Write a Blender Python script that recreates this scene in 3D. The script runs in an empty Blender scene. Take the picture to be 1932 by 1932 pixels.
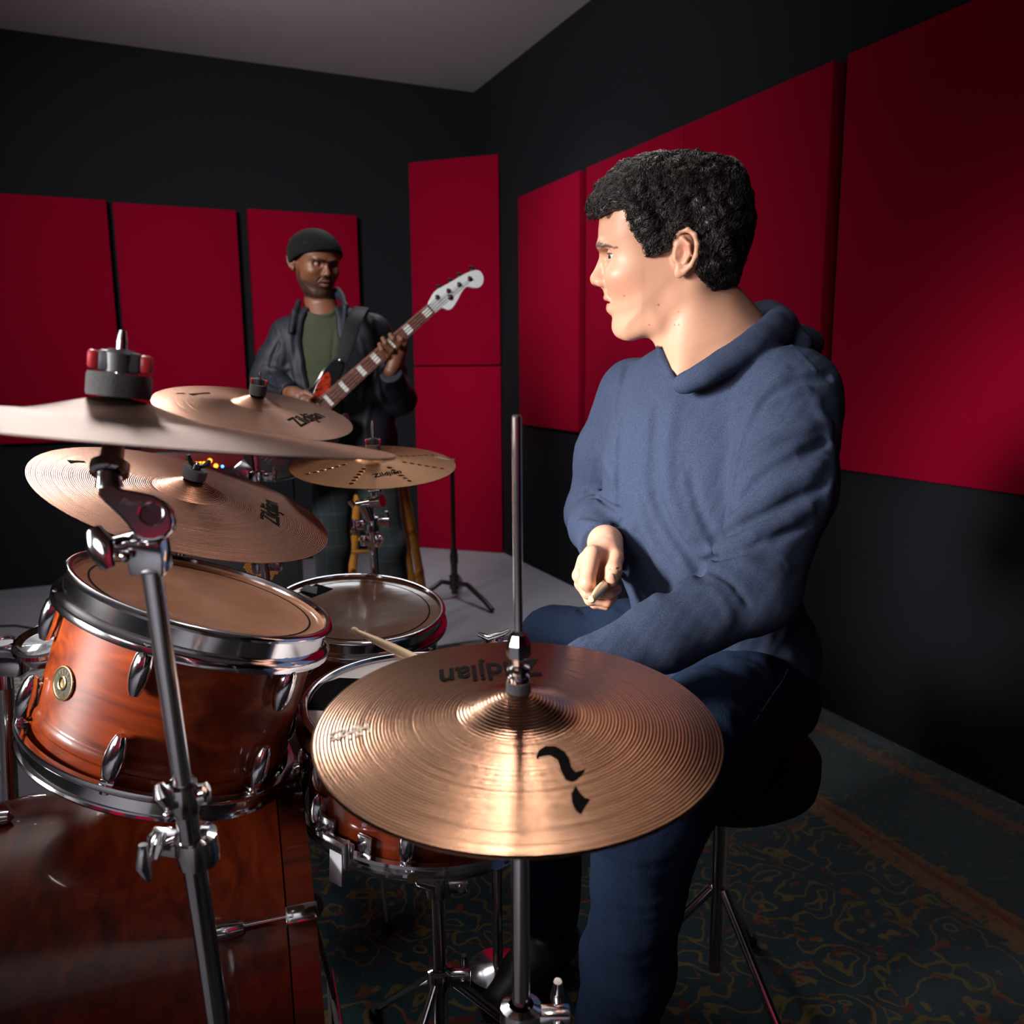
import bpy, bmesh, math, random
import numpy as np
from mathutils import Matrix, Vector, noise
random.seed(4); rng = np.random.default_rng(7)
PI = math.pi
SC = bpy.context.scene
COL = SC.collection

# ------------------------------------------------------------------ camera
H, F = 1.18, 1610.0                     # lens height in metres, focal length in pixels of the 1932 px frame
PITCH, ROLL = math.radians(9.8), math.radians(0.5)
FW = np.array([0, math.cos(PITCH), -math.sin(PITCH)])
_u = np.cross([1., 0, 0], FW)
RT = math.cos(ROLL)*np.array([1., 0, 0]) - math.sin(ROLL)*_u
UP = math.sin(ROLL)*np.array([1., 0, 0]) + math.cos(ROLL)*_u
CAM = np.array([0, 0, H])
def P(x, y, d):                          # the point of the room that lies at depth d under pixel (x, y)
    return CAM + d*(FW + RT*(x-966)/F - UP*(y-966)/F)
def ray(x, y): return FW + RT*(x-966)/F - UP*(y-966)/F
def on_plane(x, y, p0, n):
    d = ray(x, y); n = np.asarray(n, float); t = ((np.asarray(p0)-CAM) @ n)/(d @ n); return CAM + t*d
cd = bpy.data.cameras.new('camera'); cam = bpy.data.objects.new('camera', cd); COL.objects.link(cam)
cd.sensor_width = 36; cd.lens = F/1932*36; cd.clip_start = 0.02
cam.matrix_world = Matrix([[RT[i], UP[i], -FW[i], CAM[i]] for i in range(3)] + [[0, 0, 0, 1]])
cd.dof.use_dof = True; cd.dof.focus_distance = 1.22; cd.dof.aperture_fstop = 6.3
SC.camera = cam

# ------------------------------------------------------------------ world, lights, exposure
SC.view_settings.view_transform = 'Standard'; SC.view_settings.look = 'None'
SC.view_settings.exposure = 0.0; SC.view_settings.gamma = 1.0; SC.view_settings.use_curve_mapping = False
w = bpy.data.worlds.new('world'); SC.world = w; w.use_nodes = True
w.node_tree.nodes['Background'].inputs[0].default_value = (0.45, 0.55, 0.8, 1)
w.node_tree.nodes['Background'].inputs[1].default_value = 0.012
def area(name, loc, target, size, power, color=(1, 1, 1), spread=180):
    l = bpy.data.lights.new(name, 'AREA'); l.shape = 'RECTANGLE'; l.size = size[0]; l.size_y = size[1]
    l.energy = power; l.color = color; l.spread = math.radians(spread)
    o = bpy.data.objects.new(name, l); COL.objects.link(o); o.location = loc
    o.rotation_euler = (Vector(target)-Vector(loc)).to_track_quat('-Z', 'Y').to_euler(); return o
area('key_softbox', (-1.60, 0.44, 1.40), (0.03, 1.22, 0.96), (0.40, 0.55), 7.2, (1, 0.97, 0.94), 34)
area('room_softbox', (-1.9, 0.9, 2.35), (-0.45, 4.9, 1.25), (0.8, 0.8), 27, (1, 0.97, 0.95), 78)
area('added_fill', (-1.3, -0.7, 1.8), (0.25, 1.3, 1.15), (0.9, 0.7), 1.3, (1, 0.97, 0.95), 36)  # unseen fill added from the camera side to lift the drummer's cheek
area('added_rear_wash', (0.1, -0.2, 2.3), (-0.9, -2.6, 1.2), (0.9, 0.6), 70, (1, 0.97, 0.95), 140)  # added light on the rear panels, so the chrome has something to mirror
area('added_floor_fill', (-0.35, 4.1, 2.7), (-0.3, 3.9, 0.0), (0.7, 0.4), 6.5, (0.94, 0.96, 1.0), 110)  # unseen overhead light added to brighten the grey floor
area('added_ceiling_bounce', (-1.5, 2.6, 2.15), (-1.2, 2.6, 3.0), (0.6, 0.6), 14, (1, 0.98, 0.96), 150)  # upward light added to brighten the ceiling that chrome and cymbals reflect
area('strip_softbox', (-1.6, 3.3, 2.45), (-0.45, 1.2, 0.8), (0.25, 0.7), 2.8, (1, 0.95, 0.90), 56)
area('top_strip', (0.0, 1.9, 2.75), (-0.05, 0.9, 0.8), (0.12, 0.5), 1.7, (1, 0.93, 0.86), 50)

# ------------------------------------------------------------------ helpers
def N3(v): v = np.asarray(v, float); return v/np.linalg.norm(v)
def frame(o, z=(0, 0, 1), x=(1, 0, 0)):
    z = N3(z); x = np.asarray(x, float); x = x - z*(x @ z); x = N3(x); y = np.cross(z, x)
    return Matrix([[x[i], y[i], z[i], float(o[i])] for i in range(3)] + [[0, 0, 0, 1]])
I4 = Matrix.Identity(4)
class MB:
    """collects shapes; one MB becomes one mesh object"""
    def __init__(s): s.v = []; s.f = []; s.sm = []
    def add(s, vs, fs, M=I4, smooth=True):
        b = len(s.v); s.v += [tuple(M @ Vector(v)) for v in vs]
        s.f += [tuple(i+b for i in f) for f in fs]; s.sm += [smooth]*len(fs); return s
    def lathe(s, prof, n=48, M=I4, smooth=True, closed=False, a0=0, a1=2*PI):
        full = abs(a1-a0-2*PI) < 1e-6; m = n if full else n+1
        vs = [(r*math.cos(a0+(a1-a0)*k/n), r*math.sin(a0+(a1-a0)*k/n), z) for r, z in prof for k in range(m)]
        fs = []; L = len(prof)
        for j in range(L if closed else L-1):
            j2 = (j+1) % L
            for k in range(n):
                k2 = (k+1) % m
                fs.append((j*m+k, j*m+k2, j2*m+k2, j2*m+k))
        return s.add(vs, fs, M, smooth)
    def tube(s, pts, r, n=12, cap=True, flat=1.0, upv=None):
        pts = [np.asarray(p, float) for p in pts]; L = len(pts)
        rs = [r]*L if np.isscalar(r) else list(r)
        t = [N3(pts[min(i+1, L-1)]-pts[max(i-1, 0)]) for i in range(L)]
        a = np.asarray(upv, float) if upv is not None else (np.array([0, 0, 1.]) if abs(t[0][2]) < .9 else np.array([1., 0, 0]))
        vs = []
        for i in range(L):
            a = a - t[i]*(a @ t[i]); a = N3(a); b = np.cross(t[i], a)
            for k in range(n):
                q = 2*PI*k/n; vs.append(tuple(pts[i] + rs[i]*(math.cos(q)*a*flat + math.sin(q)*b)))
        fs = [(j*n+k, j*n+(k+1) % n, (j+1)*n+(k+1) % n, (j+1)*n+k) for j in range(L-1) for k in range(n)]
        if cap: fs += [tuple(range(n))[::-1], tuple(range((L-1)*n, L*n))]
        return s.add(vs, fs)
    def cyl(s, a, b, r, n=20, r2=None):
        return s.tube([a, b], [r, r if r2 is None else r2], n)
    def ring(s, c, nrm, R, r, n=48, m=8):
        prof = [(R + r*math.cos(2*PI*k/m), r*math.sin(2*PI*k/m)) for k in range(m)]
        return s.lathe(prof, n, frame(c, nrm), closed=True)
    def box(s, size, M=I4, bev=0.0):
        x, y, z = [q/2 for q in size]
        if bev <= 0:
            vs = [(i*x, j*y, k*z) for k in (-1, 1) for j in (-1, 1) for i in (-1, 1)]
            return s.add(vs, [(0, 2, 3, 1), (4, 5, 7, 6), (0, 1, 5, 4), (2, 6, 7, 3), (0, 4, 6, 2), (1, 3, 7, 5)], M, False)
        b = bmesh.new(); bmesh.ops.create_cube(b, size=1); bmesh.ops.scale(b, vec=size, verts=b.verts)
        bmesh.ops.bevel(b, geom=b.edges[:], offset=bev, segments=2, profile=.5, affect='EDGES')
        s.add([v.co[:] for v in b.verts], [[v.index for v in f.verts] for f in b.faces], M, True); b.free(); return s
    def prism(s, outline, z0, z1, M=I4, bev=0.0):
        n = len(outline)
        if bev > 0:
            o = np.array(outline, float); t = np.roll(o, -1, 0)-np.roll(o, 1, 0); t /= np.linalg.norm(t, axis=1)[:, None]
            nn = np.stack([t[:, 1], -t[:, 0]], 1)
            ar = ((o[:, 0]*np.roll(o[:, 1], -1)-np.roll(o[:, 0], -1)*o[:, 1]).sum()); nn *= np.sign(ar)
            rows = [(o-nn*bev, z0), (o-nn*bev*.3, z0+bev*.3), (o, z0+bev), (o, z1-bev), (o-nn*bev*.3, z1-bev*.3), (o-nn*bev, z1)]
            if ar < 0: rows = rows[::-1]
        else: rows = [(np.array(outline, float), z0), (np.array(outline, float), z1)]
        vs = [(p[0], p[1], z) for q, z in rows for p in q]; L = len(rows)
        s.add(vs, [(j*n+k, j*n+(k+1) % n, (j+1)*n+(k+1) % n, (j+1)*n+k) for j in range(L-1) for k in range(n)], M, bev > 0)
        s.add([v for v in vs[:n]], [tuple(range(n))[::-1]], M, False); s.add([v for v in vs[-n:]], [tuple(range(n))], M, False)
        return s
    def ball(s, c, r, sc=(1, 1, 1), M=None, n=16):
        prof = [(max(math.sin(PI*k/n), 1e-4)*r, -math.cos(PI*k/n)*r) for k in range(n+1)]
        A = (M if M is not None else Matrix.Translation(Vector([float(q) for q in c]))) @ Matrix.Diagonal((*sc, 1))
        return s.lathe(prof, 2*n, A)
WM = {}
def link(o, parent=None, world=None):
    COL.objects.link(o); world = world if world is not None else I4.copy()
    if parent is not None:
        o.parent = parent; o.matrix_local = WM[parent].inverted() @ world
    else: o.matrix_local = world
    WM[o] = world; return o
def tag(o, label=None, cat=None, group=None, kind=None):
    for k, v in (('label', label), ('category', cat), ('group', group), ('kind', kind)):
        if v: o[k] = v
    return o
def thing(name, loc, label, cat, group=None):
    o = bpy.data.objects.new(name, None); o.empty_display_size = .05
    link(o, None, Matrix.Translation(Vector([float(q) for q in loc]))); return tag(o, label, cat, group)
def obj(name, mb, mat, parent=None, M=None, label=None):
    """mb holds room coordinates, or coordinates of frame M when M is given"""
    if M is None:
        M = Matrix.Translation(WM[parent].to_translation()) if parent is not None else I4.copy()
        Mi = M.inverted(); vs = [tuple(Mi @ Vector(v)) for v in mb.v]
    else: vs = mb.v
    me = bpy.data.meshes.new(name); me.from_pydata(vs, [], mb.f); me.validate(clean_customdata=False); me.update()
    if len(me.polygons) == len(mb.sm): me.polygons.foreach_set('use_smooth', mb.sm)
    bm = bmesh.new(); bm.from_mesh(me); bmesh.ops.recalc_face_normals(bm, faces=bm.faces)
    for e in bm.edges:
        if len(e.link_faces) == 2 and e.calc_face_angle(0) > .7: e.smooth = False
    bm.to_mesh(me); bm.free()
    me.materials.append(mat); o = bpy.data.objects.new(name, me); link(o, parent, M)
    if label: o['label'] = label
    return o

# ------------------------------------------------------------------ materials
def mat(name, col, rough=.5, metal=0., coat=0., bump=None, spec=.5, aniso=0., sheen=0., trans=0., sss=0., emit=None, alpha=1.):
    m = bpy.data.materials.new(name); m.use_nodes = True; nt = m.node_tree; b = nt.nodes['Principled BSDF']
    b.inputs['Base Color'].default_value = (*col, 1); b.inputs['Roughness'].default_value = rough; b.inputs['Metallic'].default_value = metal
    b.inputs['Coat Weight'].default_value = coat; b.inputs['Coat Roughness'].default_value = .06; b.inputs['Specular IOR Level'].default_value = spec
    b.inputs['Anisotropic'].default_value = aniso; b.inputs['Sheen Weight'].default_value = sheen
    b.inputs['Transmission Weight'].default_value = trans
    if sss: b.inputs['Subsurface Weight'].default_value = sss; b.inputs['Subsurface Radius'].default_value = (.012, .004, .002); b.inputs['Subsurface Scale'].default_value = 1
    if emit: b.inputs['Emission Color'].default_value = (*emit[:3], 1); b.inputs['Emission Strength'].default_value = emit[3]
    m['_b'] = b.name
    if bump:
        sc, st = bump; t = nt.nodes.new('ShaderNodeTexNoise'); t.inputs['Scale'].default_value = sc; t.inputs['Detail'].default_value = 4
        c = nt.nodes.new('ShaderNodeTexCoord'); nt.links.new(c.outputs['Object'], t.inputs['Vector'])
        k = nt.nodes.new('ShaderNodeBump'); k.inputs['Strength'].default_value = 1; k.inputs['Distance'].default_value = st
        nt.links.new(t.outputs[0], k.inputs['Height']); nt.links.new(k.outputs[0], b.inputs['Normal'])
    return m
class NT:
    """tiny node writer"""
    def __init__(s, m): s.nt = m.node_tree; s.b = s.nt.nodes['Principled BSDF']
    def n(s, t, **k):
        x = s.nt.nodes.new(t)
        for a, v in k.items(): setattr(x, a, v)
        return x
    def l(s, a, b): s.nt.links.new(a, b)
    def math(s, op, a, b=None, c=None):
        x = s.n('ShaderNodeMath', operation=op)
        for i, q in enumerate((a, b, c)):
            if q is None: continue
            if isinstance(q, (int, float)): x.inputs[i].default_value = q
            else: s.l(q, x.inputs[i])
        return x.outputs[0]
    def ramp(s, fac, stops):
        x = s.n('ShaderNodeValToRGB'); cr = x.color_ramp
        while len(cr.elements) < len(stops): cr.elements.new(.5)
        for e, (p, c) in zip(cr.elements, stops): e.position = p; e.color = (*c, 1) if len(c) == 3 else c
        s.l(fac, x.inputs[0]); return x.outputs[0]
    def mix(s, fac, a, b, blend='MIX'):
        x = s.n('ShaderNodeMix', data_type='RGBA', blend_type=blend)
        for i, q in ((0, fac), (6, a), (7, b)):
            if isinstance(q, (int, float)): x.inputs[i].default_value = q
            elif isinstance(q, tuple): x.inputs[i].default_value = (*q, 1) if len(q) == 3 else q
            else: s.l(q, x.inputs[i])
        return x.outputs[2]
    def obj(s, scale=None):
        c = s.n('ShaderNodeTexCoord').outputs['Object']
        if scale:
            m = s.n('ShaderNodeMapping'); m.inputs['Scale'].default_value = scale; s.l(c, m.inputs[0]); return m.outputs[0]
        return c
    def noise(s, vec, scale, detail=4, rough=.5, dist=0.):
        x = s.n('ShaderNodeTexNoise'); x.inputs['Scale'].default_value = scale; x.inputs['Detail'].default_value = detail
        x.inputs['Roughness'].default_value = rough; x.inputs['Distortion'].default_value = dist; s.l(vec, x.inputs['Vector']); return x.outputs[0]
    def bump(s, h, dist, strength=1.):
        k = s.n('ShaderNodeBump'); k.inputs['Distance'].default_value = dist; k.inputs['Strength'].default_value = strength
        s.l(h, k.inputs['Height']); s.l(k.outputs[0], s.b.inputs['Normal'])
CHROME = mat('chrome', (.82, .82, .85), .11, 1.)
SATIN = mat('satin_chrome', (.86, .86, .88), .20, 1.)
STEEL = mat('brushed_steel', (.55, .55, .57), .22, 1.)
BLACKM = mat('black_metal', (.012, .012, .014), .35, 0, coat=.3)
RUBBER = mat('black_rubber', (.012, .012, .012), .7)
FELT = mat('grey_felt', (.085, .085, .088), .95, bump=(900, .002), sheen=.3)
FELT2 = mat('tan_felt', (.20, .15, .12), .95, bump=(900, .0015), sheen=.3)
PLASTIC = mat('grey_plastic', (.06, .062, .075), .42)
REDP = mat('red_plastic', (.55, .03, .035), .35)
TAPE = mat('black_tape', (.005, .005, .0055), .9, spec=.08)
def panel_mat():
    m = mat('red_fabric', (.24, .0012, .018), 1., spec=.04); t = NT(m); v = t.obj()
    n = t.noise(v, 900, 3); c = t.mix(n, (.21, .001, .015), (.275, .0014, .021)); t.l(c, t.b.inputs['Base Color']); t.bump(n, .0015); return m
RED = panel_mat()
WALLM = mat('charcoal_paint', (.0095, .0104, .0142), .8, bump=(60, .002), spec=.12)
CEILM = mat('ceiling_tile', (.55, .55, .56), .9, bump=(200, .003))
def floor_mat():
    m = mat('grey_painted_concrete', (.25, .25, .28), .55); t = NT(m); v = t.obj()
    n = t.noise(v, 3, 6); c = t.mix(n, (.26, .26, .295), (.38, .38, .43)); t.l(c, t.b.inputs['Base Color']); t.bump(t.noise(v, 80, 3), .001); return m
FLOORM = floor_mat()

# ------------------------------------------------------------------ the room
DL = np.array([math.cos(math.radians(25)), math.sin(math.radians(25)), 0])       # along the left wall, towards the corner
DR = np.array([math.cos(math.radians(-66)), math.sin(math.radians(-66)), 0])     # along the right wall, towards the camera side
NL = np.array([DL[1], -DL[0], 0]); NR = np.array([DR[1], -DR[0], 0])             # into the room
PL0 = np.array([-.63, 5.48, 0]); PR0 = np.array([-.046, 5.292, 0])
TR0 = on_plane(789, 1033, (0, 0, 0), (0, 0, 1)); TR1 = on_plane(948, 1044, (0, 0, 0), (0, 0, 1))
ZC = 2.85
def slab(name, p0, p1, z0, z1, th, nrm, m):
    """upright slab from p0 to p1, th thick behind the face towards nrm"""
    p0 = np.array(p0, float); p1 = np.array(p1, float); b = MB()
    q = [p0, p1, p1-nrm*th, p0-nrm*th]
    b.add([(*p[:2], z0) for p in q]+[(*p[:2], z1) for p in q], [(0, 1, 2, 3), (4, 7, 6, 5), (0, 4, 5, 1), (1, 5, 6, 2), (2, 6, 7, 3), (3, 7, 4, 0)], smooth=False)
    return obj(name, b, m)
# corner of the two walls
A = np.array([[DL[0], -DR[0]], [DL[1], -DR[1]]]); s_, t_ = np.linalg.solve(A, (PR0-PL0)[:2]); CORNER = PL0+DL*s_
LEND = CORNER-DL*6.2; REND = CORNER+DR*7.2
BR = REND+NR*0 + (LEND-CORNER)*1.0
for nm, a, b_, n in (('wall_left', LEND, CORNER, NL), ('wall_right', CORNER, REND, NR), ('wall_back', REND, BR, -NL), ('wall_side', BR, LEND, -NR)):
    tag(slab(nm, a, b_, 0, ZC, .12, n, WALLM), kind='structure')
def plate(name, pts, z0, z1, m):
    b = MB(); n = len(pts); b.add([(*p[:2], z0) for p in pts]+[(*p[:2], z1) for p in pts],
        [tuple(range(n)), tuple(range(n, 2*n))]+[(k, (k+1) % n, n+(k+1) % n, n+k) for k in range(n)], smooth=False); return obj(name, b, m)
tag(plate('floor', [LEND, CORNER, REND, BR], -.08, 0, FLOORM), kind='structure')
tag(plate('ceiling', [LEND, CORNER, REND, BR], ZC, ZC+.08, CEILM), kind='structure')

# acoustic panels: real boxes hung on the walls
def pan(p0, p1, z0, z1, th, nrm, label, group):
    p0 = np.asarray(p0, float); p1 = np.asarray(p1, float); L = np.linalg.norm(p1-p0); c = (p0+p1)/2-nrm*th/2; c[2] = (z0+z1)/2
    M = frame(c, (0, 0, 1), p1-p0); b = MB(); b.box((L, th, z1-z0), M, .006)
    return tag(obj('acoustic_panel', b, RED), label, 'acoustic panel', group)
TH = .055
def lw(x, y): return on_plane(x, y, PL0+NL*TH, NL)
def rw(x, y): return on_plane(x, y, PR0+NR*TH, NR)
G1, G2, G3 = 'red acoustic panels on the left wall', 'red acoustic panels on the right wall', 'red acoustic panels across the corner'
a = lw(200, 377); pan(a-DL*.61, a, .79, a[2]+.0, TH, NL, 'red fabric acoustic panel at the far left of the wall, cut by the picture edge', G1)
a = lw(212, 381); c = lw(445, 391); pan(a, c, .78, a[2], TH, NL, 'red fabric acoustic panel in the middle of three on the left wall', G1)
a = lw(467, 393); c = lw(673, 403); pan(a, c, .78, a[2], TH, NL, 'red fabric acoustic panel directly behind the head in the beanie', G1)
TN = N3(np.array([(TR1-TR0)[1], -(TR1-TR0)[0], 0])); 
pan(TR0, TR1, .002, 1.172, .05, TN, 'lower red panel standing on the floor across the corner', G3)
pan(TR0, TR1, 1.180, 2.40, .05, TN, 'upper red panel across the corner behind the white headstock', G3)
a = rw(977, 372); c = rw(1093, 322); z0 = rw(993, 802)[2]; zt = a[2]
pan(a, c, z0, zt, TH, NR, 'narrow red panel nearest the corner on the right wall', G2)
a = rw(1105, 500); c = rw(1552, 500); m_ = (a+c)/2; e = (c-a)/np.linalg.norm(c-a)*.004
pan(a, m_-e, z0, zt, TH, NR, 'red panel behind the face of the man in blue', G2)
pan(m_+e, c, z0, zt, TH, NR, 'red panel behind the back of the head of the man in blue', G2)
a = rw(1577, 500); pan(a, a+DR*1.22, z0, zt, TH, NR, 'wide red panel fading into shadow at the right edge', G2)

GB = 'red acoustic panels on the walls behind the viewer'
for k, (p0, dr_, nn_) in enumerate([(REND+(BR-REND)*f, N3(BR-REND), -NL) for f in (.12, .30, .48, .66, .84)]+[(BR+(LEND-BR)*f, N3(LEND-BR), -NR) for f in (.12, .30, .48, .66)]):
    c_ = p0+nn_*TH; pan(c_, c_+dr_*.61, .80, 2.05, TH, nn_, 'red panel hung on the wall behind the viewer', GB)
# rugs
def rug_mat(name, field, c1, c2, c3, borders, sc=9):
    """borders: (distance from the rug's edge, width, colour) measured along local x from 0"""
    m = mat(name, field, .95, spec=.1, sheen=.2); t = NT(m); v = t.obj()
    wv = t.noise(v, 2.5, 3, .5); 
    def vor(scale, feat='F1', off=0.):
        mp = t.n('ShaderNodeMapping'); mp.inputs['Location'].default_value = (off, off*.7, 0); t.l(v, mp.inputs[0])
        dm = t.n('ShaderNodeMix', data_type='RGBA', blend_type='LINEAR_LIGHT'); dm.inputs[0].default_value = .12
        nz = t.n('ShaderNodeTexNoise'); nz.inputs['Scale'].default_value = scale*.8; t.l(mp.outputs[0], nz.inputs['Vector'])
        t.l(mp.outputs[0], dm.inputs[6]); t.l(nz.outputs['Color'], dm.inputs[7])
        x = t.n('ShaderNodeTexVoronoi', feature=feat); x.inputs['Scale'].default_value = scale; t.l(dm.outputs[2], x.inputs['Vector']); return x
    a = vor(sc).outputs[0]; rings = t.math('FRACT', t.math('MULTIPLY', a, 3.2))
    col = t.mix(t.ramp(rings, [(.0, (0, 0, 0)), (.46, (0, 0, 0)), (.5, (1, 1, 1)), (.68, (1, 1, 1)), (.72, (0, 0, 0))]), field, c1)
    b2 = vor(sc*1.9, off=3.3).outputs[0]
    col = t.mix(t.ramp(b2, [(.0, (1, 1, 1)), (.2, (1, 1, 1)), (.26, (0, 0, 0)), (1, (0, 0, 0))]), col, c2)
    b3 = vor(sc*1.3, off=7.7).outputs[0]
    col = t.mix(t.ramp(b3, [(.0, (1, 1, 1)), (.12, (1, 1, 1)), (.17, (0, 0, 0)), (1, (0, 0, 0))]), col, c3)
    sx = t.n('ShaderNodeSeparateXYZ'); t.l(v, sx.inputs[0])
    x = t.math('ADD', sx.outputs[0], t.math('MULTIPLY', t.math('SUBTRACT', t.noise(v, 30, 3), .5), .012))
    for d, wd, c in borders:
        q = t.math('MULTIPLY', t.math('GREATER_THAN', x, d), t.math('LESS_THAN', x, d+wd))
        q = t.math('MULTIPLY', q, t.ramp(t.noise(v, 40, 5, .7), [(.35, (0, 0, 0)), (.5, (1, 1, 1))]))
        col = t.mix(q, col, c)
    wear = t.ramp(t.noise(v, 14, 8, .75), [(.3, (.55, .55, .55)), (.6, (1, 1, 1))]); col = t.mix(.8, col, wear, 'MULTIPLY')
    t.l(col, t.b.inputs['Base Color']); t.bump(t.noise(v, 600, 2), .002); return m
RUGA = rug_mat('teal_rug', (.008, .036, .050), (.13, .10, .028), (.15, .04, .012), (.11, .010, .008),
    [(.03, .03, (.02, .07, .09)), (.10, .05, (.17, .065, .02)), (.17, .26, (.014, .05, .06)), (.45, .09, (.19, .09, .03)), (.47, .02, (.16, .015, .008))])
RUGB = rug_mat('cream_rug', (.74, .70, .64), (.05, .07, .12), (.05, .08, .16), (.35, .12, .04), [(.05, .05, (.06, .10, .18))], 8)
def rug(name, corner, dx, dy, lx, ly, z, m, label):
    M = frame(corner, (0, 0, 1), dx); s = 1 if (np.cross(dx, dy)[2] > 0) else -1
    b = MB(); b.box((lx, ly, .008), Matrix.Translation((lx/2, s*ly/2, z+.004)), .003)
    return tag(obj(name, b, m, M=M), label, 'rug')
ra = PR0+NR*.01+DR*1.55
rug('persian_rug', ra, NR, DR, 2.35, 4.0, .001, RUGA, 'dark teal persian rug with gold and rust pattern beneath the drum kit')
rb = np.array([-1.32, 3.35, 0.]); rug('cream_rug', rb, N3((-.98, .2, 0)), N3((-.2, -.98, 0)), 1.9, 2.2, .0005, RUGB, 'worn cream rug with blue pattern at the left beyond the toms')
# ------------------------------------------------------------------ drum kit materials
def wood_mat(name, c0, c1, c2, axis=2, coat=.8, sc=1.):
    m = mat(name, c1, .38, coat=coat, spec=.25); t = NT(m); s = [14*sc, 14*sc, 14*sc]; s[axis] = 1.1*sc
    v = t.obj(tuple(s)); v2 = t.obj((60*sc, 60*sc, 60*sc) if axis < 0 else tuple((3*sc if i == axis else 90*sc) for i in range(3)))
    n = t.noise(v, 1.6, 5, .55, 1.2); fine = t.noise(v2, 2, 3, .6)
    col = t.ramp(n, [(.28, c0), (.48, c1), (.68, c2)]); col = t.mix(t.math('MULTIPLY', fine, .5), col, c0)
    t.l(col, t.b.inputs['Base Color']); return m
SHELL = wood_mat('stained_maple', (.06, .006, .001), (.21, .027, .0015), (.36, .060, .003), 0, coat=.22)
SHELL2 = wood_mat('stained_maple_shell', (.045, .005, .0015), (.13, .015, .003), (.20, .026, .005), 2)
BASSW = wood_mat('bass_drum_maple', (.035, .003, .001), (.095, .009, .001), (.16, .020, .002), 1, coat=.3, sc=1.3)
def bronze(name, base=(.58, .33, .19), ring=.0026, depth=.00020, hammer=0., rough=.26, sect=0.):
    m = mat(name, base, rough, 1., aniso=.78); t = NT(m); v = t.obj()
    tg = t.n('ShaderNodeTangent', direction_type='RADIAL', axis='Z'); t.l(tg.outputs[0], t.b.inputs['Tangent'])
    sx = t.n('ShaderNodeSeparateXYZ'); t.l(v, sx.inputs[0]); cb = t.n('ShaderNodeCombineXYZ'); t.l(sx.outputs[0], cb.inputs[0]); t.l(sx.outputs[1], cb.inputs[1])
    ln = t.n('ShaderNodeVectorMath', operation='LENGTH'); t.l(cb.outputs[0], ln.inputs[0]); r = ln.outputs['Value']
    cr = t.n('ShaderNodeCombineXYZ'); t.l(r, cr.inputs[0]); rn = t.noise(cr.outputs[0], 260, 4, .7); rn2 = t.noise(cr.outputs[0], 1400, 2)
    s = t.math('SINE', t.math('MULTIPLY', r, 2*PI/ring))
    h = t.math('ADD', t.math('MULTIPLY', s, .55), t.math('MULTIPLY', rn, .9)); h = t.math('ADD', h, t.math('MULTIPLY', rn2, .25))
    if hammer:
        at = t.math('ARCTAN2', sx.outputs[1], sx.outputs[0]); pc = t.n('ShaderNodeCombineXYZ')
        t.l(t.math('MULTIPLY', r, 1/.013), pc.inputs[0]); t.l(t.math('MULTIPLY', at, 9.5), pc.inputs[1])
        vo = t.n('ShaderNodeTexVoronoi'); vo.inputs['Scale'].default_value = 1; vo.inputs['Randomness'].default_value = .35; t.l(pc.outputs[0], vo.inputs['Vector'])
        hm = t.math('SMOOTH_MIN', vo.outputs[0], .42, .15); h = t.math('ADD', h, t.math('MULTIPLY', hm, hammer))
    t.bump(h, depth)
    col = t.mix(t.ramp(rn, [(.35, (0, 0, 0)), (.65, (1, 1, 1))]), tuple(q*.72 for q in base), tuple(min(q*1.12, 1) for q in base)); t.l(col, t.b.inputs['Base Color'])
    return m
BR_HH = bronze('hi_hat_bronze', (.43, .235, .15), .0030, .00015, .9, .19)
BR_RIDE = bronze('ride_bronze', (.40, .185, .115), .0032, .00020, .8, .24)
BR_CR = bronze('crash_bronze', (.38, .18, .11), .0022, .00012)
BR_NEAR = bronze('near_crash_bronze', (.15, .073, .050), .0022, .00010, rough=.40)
BR_FX = bronze('effect_bronze', (.50, .23, .09), .0018, .00008)
INK = mat('black_ink', (.006, .005, .005), .9, spec=.05); INKP = mat('pale_ink', (.75, .58, .48), .5)
HEADM = mat('clear_drum_head', (.30, .125, .065), .20, spec=.7, bump=(26, .0006), coat=.35)
_t = NT(HEADM); _v = _t.obj(); _n = _t.noise(_v, 9, 6, .7); _s = _t.ramp(_t.noise(_v, 160, 5, .8), [(.62, (0, 0, 0)), (.72, (1, 1, 1))])
_c = _t.mix(_n, (.24, .095, .05), (.50, .25, .15)); _c = _t.mix(_t.math('MULTIPLY', _s, .5), _c, (.5, .36, .28)); _t.l(_c, _t.b.inputs['Base Color'])
HEADW = mat('coated_drum_head', (.80, .78, .80), .6, bump=(300, .0003))
RINGINK = mat('head_ring_ink', (.004, .004, .004), .9, spec=.05)
LEDO = mat('amber_light', (.9, .35, .02), .4, emit=(1, .32, .02, 3.5)); LEDB = mat('blue_light', (.05, .2, 1), .4, emit=(.05, .25, 1, 9))

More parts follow.
